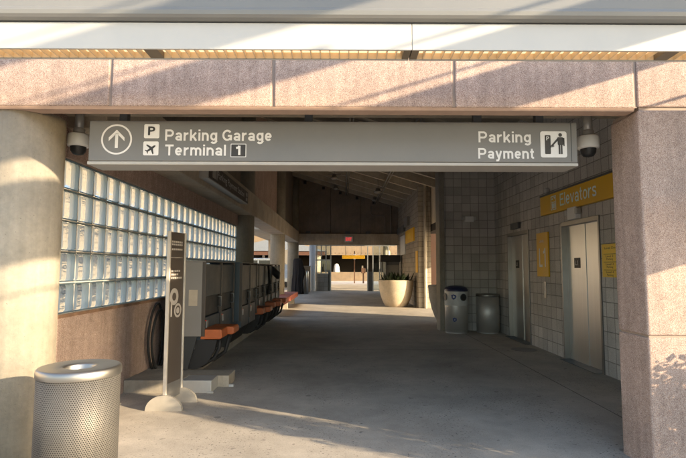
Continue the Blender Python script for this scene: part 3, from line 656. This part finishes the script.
MB().box(2.2, 2.88, 24.75, 25.3, .1, 1.86).build('cabinet', 'steelpaint', k, .01)
MB().box(2.24, 2.84, 24.742, 24.75, .5, 1.7).build('front_panel', 'machgrey', k)
for x in (1.98, 2.08, 2.16): MB().box(x-.02, x+.02, 24.6, 24.66, .1, 1.86).build('post', 'alu', k)
MB().box(1.95, 2.9, 24.6, 25.3, .05, .16).build('base', 'black', k)

# ---------------------------------------------------------------- overhead signs
s = thing('overhead_sign', (-.07, 4.34, 2.44), 'long grey hanging sign reading Parking Garage and Parking Payment', 'sign')
SX0, SX1, SY = -2.185, 2.03, 4.2
MB().box(SX0, SX1, SY, SY+.27, 2.462, 2.815).build('sign_box', 'signgrey', s, .006)
MB().box(SX0-.012, SX1+.006, SY+.006, SY+.28, 2.432, 2.460).build('bottom_rail', 'signedge', s, .004)
MB().box(SX1-.055, SX1-.05, SY-.002, SY+.001, 2.47, 2.81).build('end_seam', 'machdark', s)
for x in (-1.94, -.3, 1.2, 1.75): MB().box(x-.035, x+.035, SY+.1, SY+.16, 2.815, 3.025).build('hanger', 'steelpaint', s)
yf = SY-.0005
mb = MB(); mb.disc((-1.946, yf, 2.649), X_, Z_, .118, .133, 48)
for pts in ([(-.013, -.078), (.013, -.078), (.013, .05), (-.013, .05)], [(0, .082), (-.068, .014), (-.068, -.018), (0, .05)], [(0, .082), (0, .05), (.068, -.018), (.068, .014)]): mb.poly((-1.946, yf-.002, 2.652), X_, Z_, pts)
for v_ in mb.bm.verts: v_.co.y = yf-.002
mb.build('arrow_symbol', 'letter', s)
def rrect(w, h, r, n=5):
    out = []
    for cx, cy, a0 in ((w-r, h-r, 0), (r, h-r, PI/2), (r, r, PI), (w-r, r, 1.5*PI)):
        for q in range(n+1): a = a0+q/n*PI/2; out.append((cx+r*math.cos(a), cy+r*math.sin(a)))
    return out
def icon(name, x0, z0_, w, h, m, r=.012, d=.002): return MB().poly((x0, yf-d, z0_), X_, Z_, rrect(w, h, r)).build(name, m, s)
i1 = icon('parking_icon', -1.711, 2.660, .132, .124, 'letter'); text('lettering', 'P', 'blacklet', i1, (-1.676, yf-.002, 2.685), X_, Z_, .062, .078, .02)
i2 = icon('terminal_icon', -1.714, 2.510, .132, .122, 'letter')
pl = [(0, .05), (.008, .04), (.01, .015), (.05, -.005), (.05, -.016), (.01, -.006), (.007, -.034), (.02, -.044), (.02, -.05), (0, -.044), (-.02, -.05), (-.02, -.044), (-.007, -.034), (-.01, -.006), (-.05, -.016), (-.05, -.005), (-.01, .015), (-.008, .04)]
ca, sa = math.cos(-.95), math.sin(-.95)
MB().poly((-1.648, yf-.004, 2.568), X_, Z_, [(x*ca-y*sa, x*sa+y*ca) for x, y in pl]).build('plane_mark', 'blacklet', i2)
sign_text('lettering', 'Parking Garage', 'letter', s, (-1.528, yf, 2.640), X_, Z_, .918, .098, .175, .14)
sign_text('lettering', 'Terminal', 'letter', s, (-1.525, yf, 2.510), X_, Z_, .523, .096, .175, .14)
i3 = icon('number_icon', -.962, 2.497, .135, .118, 'letter', .006); MB().poly((-.956, yf-.003, 2.503), X_, Z_, rrect(.123, .106, .004)).build('number_field', 'blacklet', i3)
sign_text('lettering', '1', 'letter', i3, (-.914, yf-.003, 2.516), X_, Z_, .038, .08, .24)
sign_text('lettering', 'Parking', 'letter', s, (1.176, yf, 2.636), X_, Z_, .452, .096, .175, .14)
sign_text('lettering', 'Payment', 'letter', s, (1.172, yf, 2.494), X_, Z_, .48, .092, .175, .14)
i4 = icon('payment_icon', 1.710, 2.505, .228, .230, 'letter', .02)
mb = MB()
def ip(pts): mb.poly((1.710, yf-.004, 2.505), X_, Z_, pts)
ip(rrect(.05, .165, .006)); 
for v_ in mb.bm.verts: v_.co.x += .038; v_.co.z += .03
ip([(.155, .03), (.17, .03), (.17, .115), (.155, .115)]); ip([(.174, .03), (.189, .03), (.189, .115), (.174, .115)])
ip([(.15, .11), (.196, .11), (.2, .17), (.19, .178), (.15, .178), (.145, .17)]); ip([(.148, .172), (.152, .15), (.1, .095), (.09, .105)])
ip([(.192, .175), (.208, .17), (.208, .1), (.198, .1)])
mb.disc((1.710+.172, yf-.004, 2.505+.198), X_, Z_, 0, .016, 20)
mb.build('payer_figure', 'blacklet', i4)
text('lettering', 'P', 'letter', i4, (1.710+.05, yf-.004, 2.505+.15), X_, Z_, .024, .034, .01)
MB().poly((1.710+.082, yf-.004, 2.505+.085), X_, Z_, [(0, 0), (.036, .008), (.036, .024), (0, .016)]).build('ticket_mark', 'signgrey', i4)
pp = thing('payment_station_sign', (-2.2, 9.5, 3.1), 'dark brown Parking Payment Station sign on the left concrete beam', 'sign')
MB().box(-2.3, -2.15, 7.86, 11.2, 2.985, 3.27).build('sign_box', 'signedge', pp, .005)
MB().box(-2.149, -2.143, 7.89, 11.18, 3.0, 3.262).build('face', 'brownsign', pp)
text('lettering', 'Parking Payment Station', 'letter', pp, (-2.143, 8.42, 3.045), Y_, Z_, 2.32, .165)
mb = MB(); mb.box(-2.143, -2.139, 8.1, 8.3, 3.04, 3.2).box(-2.143, -2.139, 8.36, 8.4, 3.04, 3.2).box(-2.143, -2.139, 10.95, 11.1, 3.04, 3.11).box(-2.143, -2.139, 10.95, 11.1, 3.14, 3.22).build('symbols', 'brownlet', pp)
ex = thing('exit_sign', (.36, 26.25, 3.07), 'small red lettered exit sign on the far concrete beam', 'sign')
MB().box(.14, .58, 26.2, 26.3, 2.93, 3.225).build('housing', 'bandw', ex, .01)
text('lettering', 'EXIT', 'exitred', ex, (.20, 26.2, 2.985), X_, Z_, .32, .18, .02)
def dome(x, label):
    y = 4.6; t = thing('dome_camera', (x, y, 2.62), label, 'camera', 'dome cameras beside the hanging sign')
    MB().lathe(x, y, [(0, 2.815), (.03, 2.815), (.088, 2.80), (.098, 2.785), (.098, 2.70), (.094, 2.685), (.07, 2.68), (0, 2.68)], 36).build('housing', 'white', t)
    MB().lathe(x, y, [(.07, 2.681), (.066, 2.64), (.045, 2.61), (0, 2.598)], 28).build('lens_dome', 'black', t)
    MB().tube([(x, y, 2.81), (x, y, 3.03)], .04, 14).build('pole', 'galv', t)
    MB().lathe(x, y, [(.052, 2.815), (.055, 2.85), (.04, 2.86)], 20).build('collar', 'galv', t)
dome(-2.49, 'white dome camera between the near column and the hanging sign'); dome(2.325, 'white dome camera between the hanging sign and the pink pillar')

# ---------------------------------------------------------------- sign stand, hose, plinth, machines
st = thing('sign_stand', (-1.93, 5.7, 0), 'tall slim brown information stand on two half round feet', 'sign stand')
pa, pb = Vector((-1.925, 5.52, 0)), Vector((-1.865, 5.87, 0)); d = (pb-pa).normalized(); nrm = Vector((d.y, -d.x, 0)); L = (pb-pa).length
for p in (pa, pb):
    MB().obox(p, d, nrm, Z_, (-.014, .014), (-.018, .018), (.02, 1.955)).build('post', 'postcream', st, .003)
    mb = MB(); pts = [(.2*math.cos(i/20*PI), .165*math.sin(i/20*PI)) for i in range(21)]
    mb.poly(p-Vector((0, .01, 0)), X_, Z_, pts, .02); mb.poly(p+Vector((0, .012, 0)), X_, Z_, pts); mb.build('foot', 'footgrey', st)
MB().obox(pa, d, nrm, Z_, (.014, L-.014), (-.006, .006), (.12, 1.95)).build('panel', 'standpanel', st)
MB().obox(pa, d, nrm, Z_, (.014, L-.014), (-.008, .008), (.10, .27)).build('lower_panel', 'signgrey', st)
MB().obox(pb, d, nrm, Z_, (-.016, -.004), (.018, .03), (.06, .15)).build('tape', 'bluetape', st)
o3 = pa+nrm*.0065
mb = MB()
for z, a, b in ((1.80, .05, .29), (1.83, .05, .29), (1.745, .05, .27), (1.50, .05, .24), (1.46, .05, .2), (1.42, .05, .28)):
    k_ = a
    while k_ < b: mb.obox(o3, d, nrm, Z_, (k_, k_+.03), (0, .0015), (z, z+.02)); k_ += .042
mb.obox(o3, d, nrm, Z_, (.03, .3), (0, .0015), (1.66, 1.665))
mb.build('small_print', 'brownlet', st)
mb = MB(); mb.disc(o3+d*.13+Z_*1.22, d, Z_, .045, .095, 28, .002); mb.disc(o3+d*.22+Z_*1.06, d, Z_, .055, .08, 28, .003); mb.disc(o3+d*.22+Z_*1.06, d, Z_, 0, .035, 20, .003); mb.obox(o3, d, nrm, Z_, (.06, .09), (0, .002), (1.0, 1.15)); mb.build('round_symbols', 'brownlet', st)

pn = thing('concrete_plinth', (-2.2, 7, 0), 'low concrete plinth under the row of grey machines', 'plinth')
MB().box(-2.70, -1.99, 6.27, 6.62, -.02, .152).build('near_block', 'plinth', pn, .008)
MB().box(-1.99, -1.615, 6.28, 6.60, -.02, .148).build('steel_end', 'galv', pn, .004)
MB().box(-2.70, -1.47, 6.605, 6.98, -.02, .142).build('middle_block', 'plinth', pn, .008)
MB().box(-2.70, -2.12, 6.985, 15.3, -.02, .142).build('slab', 'plinth', pn, .008)
MB().box(-1.66, -1.585, 6.26, 6.279, 0, .02).build('anchor_plate', 'galv', pn); MB().box(-1.469, -1.41, 6.60, 6.66, .0, .03).build('anchor_plate', 'galv', pn)
hb = MB()
for k_, (ry_, rz_, cy_, cz_) in enumerate(((.26, .47, 7.10, .56), (.24, .42, 7.12, .52))):
    hb.tube([(-2.63+k_*.035, cy_+ry_*math.cos(2*PI*i/30), cz_+rz_*math.sin(2*PI*i/30)+.04*math.sin(4*PI*i/30)) for i in range(30)], .017, 8, True)
tag(hb.build('hose_coil', 'rubber'), 'coil of black hose hanging on the pink base wall', 'hose')

def machine(y0_, L, label, front, side, bump_, dx=0.):
    x1 = -1.895+dx; zb = .142; t = thing('cart_dispenser', (x1, y0_, zb), label, 'vending machine', 'grey cart dispensers along the glass wall'); x0 = -2.36
    Y0, Y1 = y0_, y0_+L
    MB().box(x0, x1-.045, Y0, Y0+.03, .60, 1.63).build('side_panel', side, t, .006)
    MB().prism([(x0, .15), (x1-.22, .15), (x1-.10, .60), (x0, .60)], Y0+.004, Y0+.03).build('kick_panel', 'machdark', t)
    MB().box(x0, x1-.13, Y0+.032, Y1-.002, .42, 1.60).build('body', 'machdark', t)
    MB().prism([(x0+.1, .15), (x1-.30, .15), (x1-.16, .42), (x0+.1, .42)], Y0+.05, Y1-.05).build('base', 'rubber', t)
    for yy in (Y0, Y1-.04, (Y0+Y1)/2): MB().box(x1-.045, x1+.004, yy, yy+.03, .60, 1.63).build('post', 'machpost', t, .004)
    for a, b in ((Y0+.045, (Y0+Y1)/2-.005), ((Y0+Y1)/2+.045, Y1-.045)):
        p = MB().box(x1-.13, x1-.012, a, b, 1.14, 1.6).build('upper_panel', front, t, .006)
        MB().box(x1-.13, x1-.05, a, b, .86, 1.13).build('middle_panel', 'machdark', t)
        lp = MB().box(x1-.13, x1-.02, a+.03, b-.02, .48, .85).build('lower_panel', front, t, .006)
        MB().box(x1-.02, x1-.01, a+.12, a+.2, .70, .8).build('coin_slot', 'alu', lp)
        MB().lathe(x1-.012, a+.06, [(.0, .80), (.008, .80), (.008, .815), (0, .815)], 12).build('button', 'red', lp)
        MB().tube([(x1-.05, b-.03, .95), (x1+.005, b-.03, .95), (x1+.005, b-.03, 1.1), (x1-.05, b-.03, 1.1)], .009, 6).build('handle', 'alu', t)
    MB().box(x0, x1+.0, Y0, Y1, 1.63, 1.645).build('top', side, t)
    if bump_:
        b_ = MB()
        b_.prism([(x1-.06, .56), (x1+.20, .56), (x1+.24, .575), (x1+.235, .68), (x1+.22, .695), (x1-.04, .695)], Y0+.02, Y0+.36)
        b_.build('bumper', 'orange', t, .018, 3)
        b_ = MB(); b_.prism([(x1-.06, .58), (x1+.30, .58), (x1+.335, .595), (x1+.33, .68), (x1+.31, .695), (x1-.04, .695)], Y0+.372, Y0+.72); b_.build('bumper', 'orange', t, .018, 3)
        MB().tube([(x1-.2, Y0+.18, .16), (x1-.06, Y0+.18, .18), (x1+.10, Y0+.18, .28), (x1+.17, Y0+.18, .42), (x1+.18, Y0+.18, .54)], .028, 8).build('strut', 'rubber', t); MB().tube([(x1-.2, Y0+.5, .16), (x1+.02, Y0+.5, .2), (x1+.18, Y0+.5, .32), (x1+.24, Y0+.5, .55)], .028, 8).build('strut', 'rubber', t)
        MB().prism([(x1-.26, .15), (x1-.1, .15), (x1+.04, .24), (x1+.13, .40), (x1+.16, .543), (x1-.13, .543)], Y0+.06, Y0+.14).build('bracket', 'rubber', t)
    return t
mA = machine(6.92, 1.88, 'nearest grey dispenser with blank side panel and orange bumper', 'machblue', 'machgrey', True)
MB().box(-2.12, -2.0, 6.915, 6.919, 1.02, 1.24).build('label_plate', 'tan', mA)
machine(8.86, 1.6, 'second dispenser from the sign stand, tall slate panels without bumper', 'machblue', 'machblue', False, .12)
mC = machine(10.6, 1.6, 'third dispenser from the sign stand, with an orange bumper', 'machblue', 'machpost', True)
mD = machine(12.3, 1.15, 'fourth dispenser from the sign stand, with a black strap', 'machblue', 'machpost', True)
MB().tube([(-1.86, 12.55, 1.62), (-1.82, 12.6, 1.2), (-1.86, 12.5, .9)], .03, 8).build('strap', 'rubber', mD)
mE = machine(13.55, 1.6, 'farthest dispenser, black hood on top, before the red bench', 'machblue', 'machblue', True)
MB().tube([(-2.0, 13.6, 1.55), (-1.9, 13.55, 1.5), (-1.75, 13.5, 1.36), (-1.72, 13.5, 1.25)], [.05, .09, .1, .04], 10).build('hood', 'rubber', mE)
bn = thing('bench', (-2.2, 19, 0), 'long low bench with red tiled top between the round columns', 'bench')
MB().box(-2.55, -1.93, 15.8, 22.0, .30, .50).build('seat', 'redbrick', bn, .012)
for y in (16.2, 18.9, 21.6): MB().box(-2.5, -2.05, y-.12, y+.12, 0, .3).build('leg', 'plinth', bn)

# draped object, bollards, utility box
dr = MB(); rings = []
cx, cy, n = -2.29, 25.95, 64
rd = random.Random(5)
for z, rx_, ry_, dx in ((.2, .29, .2, -.03), (.5, .285, .2, -.03), (.9, .27, .19, -.02), (1.2, .27, .18, 0), (1.45, .28, .17, .01), (1.7, .26, .16, .0), (1.86, .25, .14, -.01), (1.97, .225, .12, -.02), (2.03, .17, .08, -.02), (2.05, .05, .04, -.02)):
    rg = []
    for i in range(n):
        a = 2*PI*i/n; fold = 1+(.10*math.sin(9*a+z)+.08*math.sin(15*a-2*z))*min(1, (2.05-z)*.9)
        ex_ = .13*max(0, math.cos(a))**2*max(0, 1-abs(z-1.3)/.3)
        rg.append(dr.v(cx+dx+(rx_*fold+ex_)*math.cos(a), cy+ry_*fold*math.sin(a), z))
    rings.append(rg)
for a, b in zip(rings[:-1], rings[1:]):
    for i in range(n):
        fc = dr.f([a[i], a[(i+1) % n], b[(i+1) % n], b[i]])
        if fc: fc.smooth = True
dr.f(rings[-1])
tag(dr.build('draped_object', 'cloth'), 'tall object under a black cloth cover beside the farthest round column', 'covered object')
for x, lab in ((-2.02, 'grey steel bollard next to the black draped object'), (-1.83, 'grey steel bollard closer to the blue grey post')):
    tag(MB().lathe(x, 26.1, [(0, .18), (.085, .18), (.085, 1.34), (.07, 1.39), (0, 1.4)], 24).build('bollard', 'steel'), lab, 'bollard', 'pair of steel bollards')
ub = thing('utility_box', (-1.95, 27.2, .25), 'beige utility cabinet standing behind the steel bollards', 'cabinet')
MB().box(-2.2, -1.72, 27.0, 27.5, .25, 1.62).build('body', 'tan', ub, .01); MB().box(-2.23, -1.69, 26.97, 27.53, 1.62, 1.66).build('lid', 'galv', ub)

# ---------------------------------------------------------------- storefront at the far end
tag(MB().lathe(-1.655, 28.0, [(.185, .25), (.185, 2.9), (0, 2.9)], 32).build('painted_post', 'bluegrey'), 'blue grey painted round post beside the glass storefront', 'post')
sf = thing('storefront', (0, 28.2, .25), 'glass storefront with sliding doors at the far end of the walkway', 'storefront')
yS = 28.1
MB().box(-1.39, -.78, yS-.12, yS+.12, .25, 1.2).build('tile_base', 'tileX', sf)
MB().box(-1.42, -.75, yS-.15, yS+.15, 1.2, 1.24).build('sill', 'alu', sf)
for x in (-1.43, -1.17, -.9, -.63, 1.46, 1.76, 2.14, 2.62): MB().box(x-.03, x+.03, yS-.05, yS+.05, .25 if x > -1.1 or x < -1.3 else 1.24, 2.86).build('mullion', 'alu', sf)
MB().box(-1.55, -.6, yS-.06, yS+.04, 1.96, 2.03).build('transom', 'alu', sf)
MB().box(-1.6, 3.0, yS-.06, yS+.06, 2.8, 2.9).build('header', 'alu', sf)
for a, b, z in ((-1.4, -.66, 1.24), (1.79, 2.11, .3), (2.17, 2.6, .3)): MB().box(a, b, yS-.006, yS+.006, z, 2.8).build('pane', 'glass', sf)
for x0_, x1_ in ((-.78, -.62), (1.46, 1.74)): MB().box(x0_, x1_, yS+.08, yS+.14, .25, 1.35).build('door_leaf', 'steelpaint', sf)
tag(MB().lathe(2.75, 30.5, [(.22, .25), (.22, 2.9), (0, 2.9)], 24).build('round_post', 'creamwall'), 'pale round post behind the storefront glass', 'post')
# beyond: roofed lane, clearance bar, garage
ln = thing('lane_roof', (0, 35, 3), 'low concrete roof over the lane beyond the storefront', 'roof')
MB().box(-6, 9, 28.4, 41, 3.75, 4.0).build('slab', 'roofm', ln)
for x in (-5.6, 8.5): MB().box(x-.2, x+.2, 39, 39.4, 0, 3.75).build('post', 'beam', ln)
pg = thing('parking_garage', (0, 50, .25), 'cream parking garage front with dark opening beyond the storefront', 'garage')
MB().box(-9, 14, 50, 50.4, 2.85, 7).build('fascia', 'tanwall', pg)
MB().box(-9, 14, 50, 50.3, .2, 1.15).build('low_wall', 'tanwall', pg)
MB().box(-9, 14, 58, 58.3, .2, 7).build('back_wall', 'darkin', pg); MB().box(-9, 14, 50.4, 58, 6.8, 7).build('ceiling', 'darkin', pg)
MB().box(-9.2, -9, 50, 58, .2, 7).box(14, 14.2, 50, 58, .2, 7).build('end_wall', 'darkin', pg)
for x in (-6.5, -2.4, 5.0, 9): MB().box(x-.25, x+.25, 50.05, 50.35, 1.15, 2.85).build('pier', 'creamwall', pg)
mb = MB()
for i in range(40): x = -6+i*.38; mb.box(x, x+.05, 49.985, 50, 3.0, 3.08)
mb.build('bolt_row', 'brown', pg)
cb_ = thing('clearance_bar', (1.0, 41.5, 2.5), 'bright yellow clearance bar hanging over the lane beyond the storefront', 'clearance bar')
MB().lathe(0, 0, [(0, 0)]).bm.free()
MB().box(.02, 1.92, 41.4, 41.6, 2.32, 2.62).build('bar', 'bar', cb_, .04)
for x in (.3, 1.6): MB().tube([(x, 41.5, 2.6), (x, 41.5, 3.75)] if False else [(x, 40.9, 3.8), (x, 41.5, 2.62)], .015, 6).build('chain', 'steelpaint', cb_)
po = thing('lane_post', (1.08, 42.6, .25), 'slim dark post with a pale sign plate in front of the yellow bar', 'post')
MB().box(1.03, 1.13, 42.5, 42.6, .25, 3.0).build('pole', 'brown', po); MB().box(.99, 1.17, 42.48, 42.5, 2.3, 2.75).build('plate', 'bandw', po)
tag(MB().lathe(-.55, 51.2, [(.36, .0), (.35, .5), (.33, 1.2), (.27, 1.7), (.17, 1.95), (0, 2.0)], 24).build('traffic_delineator', 'white'), 'white tapered traffic marker behind the low tan wall', 'traffic marker')
tk = thing('ticket_machine', (1.85, 42.5, .25), 'brown ticket machine on a post at the lane entrance', 'ticket machine')
MB().box(1.78, 1.9, 42.4, 42.6, .25, 1.1).build('post', 'brown', tk); MB().box(1.66, 2.02, 42.3, 42.7, 1.1, 1.55).build('box', 'brown', tk, .03); MB().box(1.7, 1.82, 42.35, 42.6, 1.56, 1.75).build('lamp', 'tan', tk)

# ---------------------------------------------------------------- left exterior
cbd = thing('cream_building', (-16, 62, 0), 'pale cream building beyond the open bays on the left', 'building')
MB().box(-34, -3.4, 62, 66, 0, 9).build('wall', 'creamwall', cbd); MB().box(-34.2, -3.2, 61.8, 66.2, 9, 9.4).build('parapet', 'creamwall', cbd)
sh = thing('parking_shelter', (-6.3, 48, 0), 'low shelter with grey gable roof and rust fascia beyond the open bays', 'shelter')
MB().prism([(-11.5, 3.1), (-6.1, 4.35), (-1.5, 3.1)], 46, 54).build('roof', 'greyroof', sh)
MB().box(-11.4, -1.6, 46.1, 46.3, 2.72, 3.098).build('fascia', 'rustfascia', sh)
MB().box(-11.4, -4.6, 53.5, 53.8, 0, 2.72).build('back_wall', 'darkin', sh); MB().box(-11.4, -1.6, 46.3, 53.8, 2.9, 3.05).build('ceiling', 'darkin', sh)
for x in (-11.2, -7.3, -4.7): MB().box(x-.1, x+.1, 46.1, 46.3, 0, 2.72).build('post', 'darkin', sh)
tag(MB().box(-4.75, -3.75, 40, 43, .0, 3.0).build('white_cabin', 'white', None, .03), 'white cabin wall beyond the gap between the far columns', 'cabin')
sp = MB(); sp.box(-3.62, -2.86, 29.0, 29.04, .95, 1.75)
mp_ = thing('mesh_panel', (-3.3, 29, 0), 'pale blue grey mesh panel between the two far round columns', 'panel')
sp.build('mesh', 'meshp', mp_); MB().box(-3.62, -3.58, 29, 29.04, 0, .95).box(-2.9, -2.86, 29, 29.04, 0, .95).build('post', 'galv', mp_)
def van(x, y, label):
    t = thing('parked_van', (x, y, 0), label, 'van', 'vans parked beyond the open bays')
    prof = [(-2.4, .45), (2.4, .45), (2.45, .9), (2.2, 1.3), (1.5, 1.45), (.75, 2.22), (.55, 2.3), (-2.2, 2.3), (-2.4, 1.9)]
    pf = [(x+a, b) for a, b in prof]
    MB().prism(pf, y-.95, y+.95).build('body', 'carpaint', t, .05, 3)
    wb = MB()
    for a, b in ((-2.1, -.95), (-.85, .2)): wb.prism([(x+a, 1.5), (x+b, 1.5), (x+b, 2.12), (x+a, 2.12)], y-.965, y+.965)
    wb.prism([(x+.3, 1.5), (x+1.3, 1.5), (x+.72, 2.1), (x+.3, 2.12)], y-.965, y+.965); wb.build('window', 'carglass', t)
    for a in (-1.5, 1.5):
        for b in (-.85, .72):
            w_ = MB(); w_.tube([(x+a, y+b-.0, .36), (x+a, y+b+.22, .36)], .36, 24); w_.build('wheel', 'tyre', t)
    return t
van(-5.6, 39.5, 'silver van parked beyond the nearest open bay'); van(-9.6, 38, 'silver van parked farther left, mostly hidden by the column')
we = thing('opposite_building', (-24, 12, 0), 'long cream building behind the glass block wall', 'building')
MB().box(-30, -22, -6, 44, 0, 9.0).build('wall', 'creamwall', we)
for yy in range(-4, 33, 4): MB().box(-22.01, -21.97, yy, yy+.5, 2.6, 3.6).build('window', 'carglass', we)

# ---------------------------------------------------------------- outside, to the right of the camera: screen added for its shadows, and shrubs
sc = thing('shadow_screen', (4.5, 0, 0), 'unseen board screen added beside the entrance to cast its shadow bands', 'screen')
for a, b in ((3.79, 4.14), (4.57, 4.94), (5.36, 5.72)): MB().box(4.47, 4.53, -7, 3.4, a, b).build('board', 'screenpaint', sc)
MB().box(4.465, 4.535, -7, .72, 3.72, 4.38).build('column_shade_board', 'screenpaint', sc)  # added to throw shade on the near column
for z in (3.47, 4.225, 5.01, 5.8): MB().tube([(4.5, -7, z), (4.5, 3.4, z)], .014, 8).build('rail', 'screenpaint', sc)
MB().box(4.47, 4.53, 1.05, 3.4, 2.14, 3.345).build('pillar_shade_panel', 'screenpaint', sc)  # added to shade the pillar and the pink base wall
for y in (-7, -3.4, 3.5): MB().box(4.44, 4.56, y-.06, y+.06, -.02, 5.9).build('post', 'screenpaint', sc)
def shrub(name, x, y, rx_, ry_, z0_, z1_, n, label, seed):
    rd = random.Random(seed); t = thing(name, (x, y, 0), label, 'shrub')
    mb = MB()
    for i in range(n):
        while True:
            p = Vector((rd.uniform(-1, 1), rd.uniform(-1, 1), rd.uniform(-1, 1)))
            if .25 < p.length < 1.0+.2*math.sin(7*p.x+5*p.z): break
        c = Vector((x+p.x*rx_, y+p.y*ry_, (z0_+z1_)/2+p.z*(z1_-z0_)/2))
        d = Vector((rd.uniform(-1, 1), rd.uniform(-1, 1), rd.uniform(-.6, 1))).normalized(); u = d.cross(Z_).normalized(); L_ = rd.uniform(.03, .08)
        q = [mb.bm.verts.new(v_) for v_ in (c, c+d*L_*.5+u*L_*.28, c+d*L_, c+d*L_*.5-u*L_*.28)]; mb.f(q)
    mb.build('foliage', 'leaf2', t, recalc=False)
    sb = MB()
    for i in range(7):
        a = rd.uniform(0, 6.28); r_ = rd.uniform(.1, .7); sb.tube([(x, y, 0), (x+r_*rx_*.4*math.cos(a), y+r_*ry_*.4*math.sin(a), z1_*.4), (x+r_*rx_*math.cos(a), y+r_*ry_*math.sin(a), z1_*.85)], [.025, .018, .006], 6)
    sb.build('stem', 'bark', t)
shrub('tall_shrub', 3.55, 2.93, .3, 0.24, .1, 1.95, 7000, 'tall leafy shrub in front of the pink pillar, outside the entrance', 3)
shrub('low_shrub', 3.5, 3.45, .3, .4, .02, 1.1, 4500, 'low leafy shrub against the pink pillar, outside the entrance', 4)

# ---------------------------------------------------------------- light, sky, camera
Ld = Vector((-.858, .443, -.259)).normalized()
sd_ = bpy.data.lights.new('sun', 'SUN'); sd_.energy = 3.25; sd_.angle = math.radians(.5); sd_.color = (1., .785, .52)
so = bpy.data.objects.new('sun', sd_); COL.objects.link(so); so.rotation_euler = Ld.to_track_quat('-Z', 'Y').to_euler(); so.location = (20, -10, 20)
wd = bpy.data.worlds.new('World'); S.world = wd; wd.use_nodes = True; nt = wd.node_tree
sky = nt.nodes.new('ShaderNodeTexSky'); sky.sky_type = 'NISHITA'; sky.sun_disc = False
sky.sun_elevation = math.asin(-Ld.z); sky.sun_rotation = math.atan2(-Ld.x, -Ld.y); sky.air_density = 1.0; sky.dust_density = 1.1; sky.ozone_density = 1.0
bg = nt.nodes['Background']; nt.links.new(sky.outputs[0], bg.inputs[0]); bg.inputs[1].default_value = .15
cam = bpy.data.cameras.new('camera'); co = bpy.data.objects.new('camera', cam); COL.objects.link(co); S.camera = co
cam.sensor_width = 36; cam.lens = 495/686*36; cam.clip_end = 2000; cam.clip_start = .05
pitch = math.atan(39/495); yaw = 1/495; roll = math.radians(.2)
fw = Vector((math.sin(yaw)*math.cos(pitch), math.cos(yaw)*math.cos(pitch), math.sin(pitch)))
rt = fw.cross(Z_).normalized(); up = rt.cross(fw)
r2 = rt*math.cos(roll)+up*math.sin(roll); u2 = -rt*math.sin(roll)+up*math.cos(roll)
co.matrix_world = Matrix(((r2.x, u2.x, -fw.x, 0), (r2.y, u2.y, -fw.y, 0), (r2.z, u2.z, -fw.z, 1.55), (0, 0, 0, 1)))
vs = S.view_settings; vs.view_transform = 'Standard'; vs.look = 'None'; vs.exposure = 2.12; vs.gamma = 1; vs.use_curve_mapping = False
S.render.engine = 'CYCLES'; S.cycles.use_denoising = True
S.cycles.max_bounces = 10; S.cycles.diffuse_bounces = 6; S.cycles.transparent_max_bounces = 12
S.cycles.sample_clamp_indirect = 6
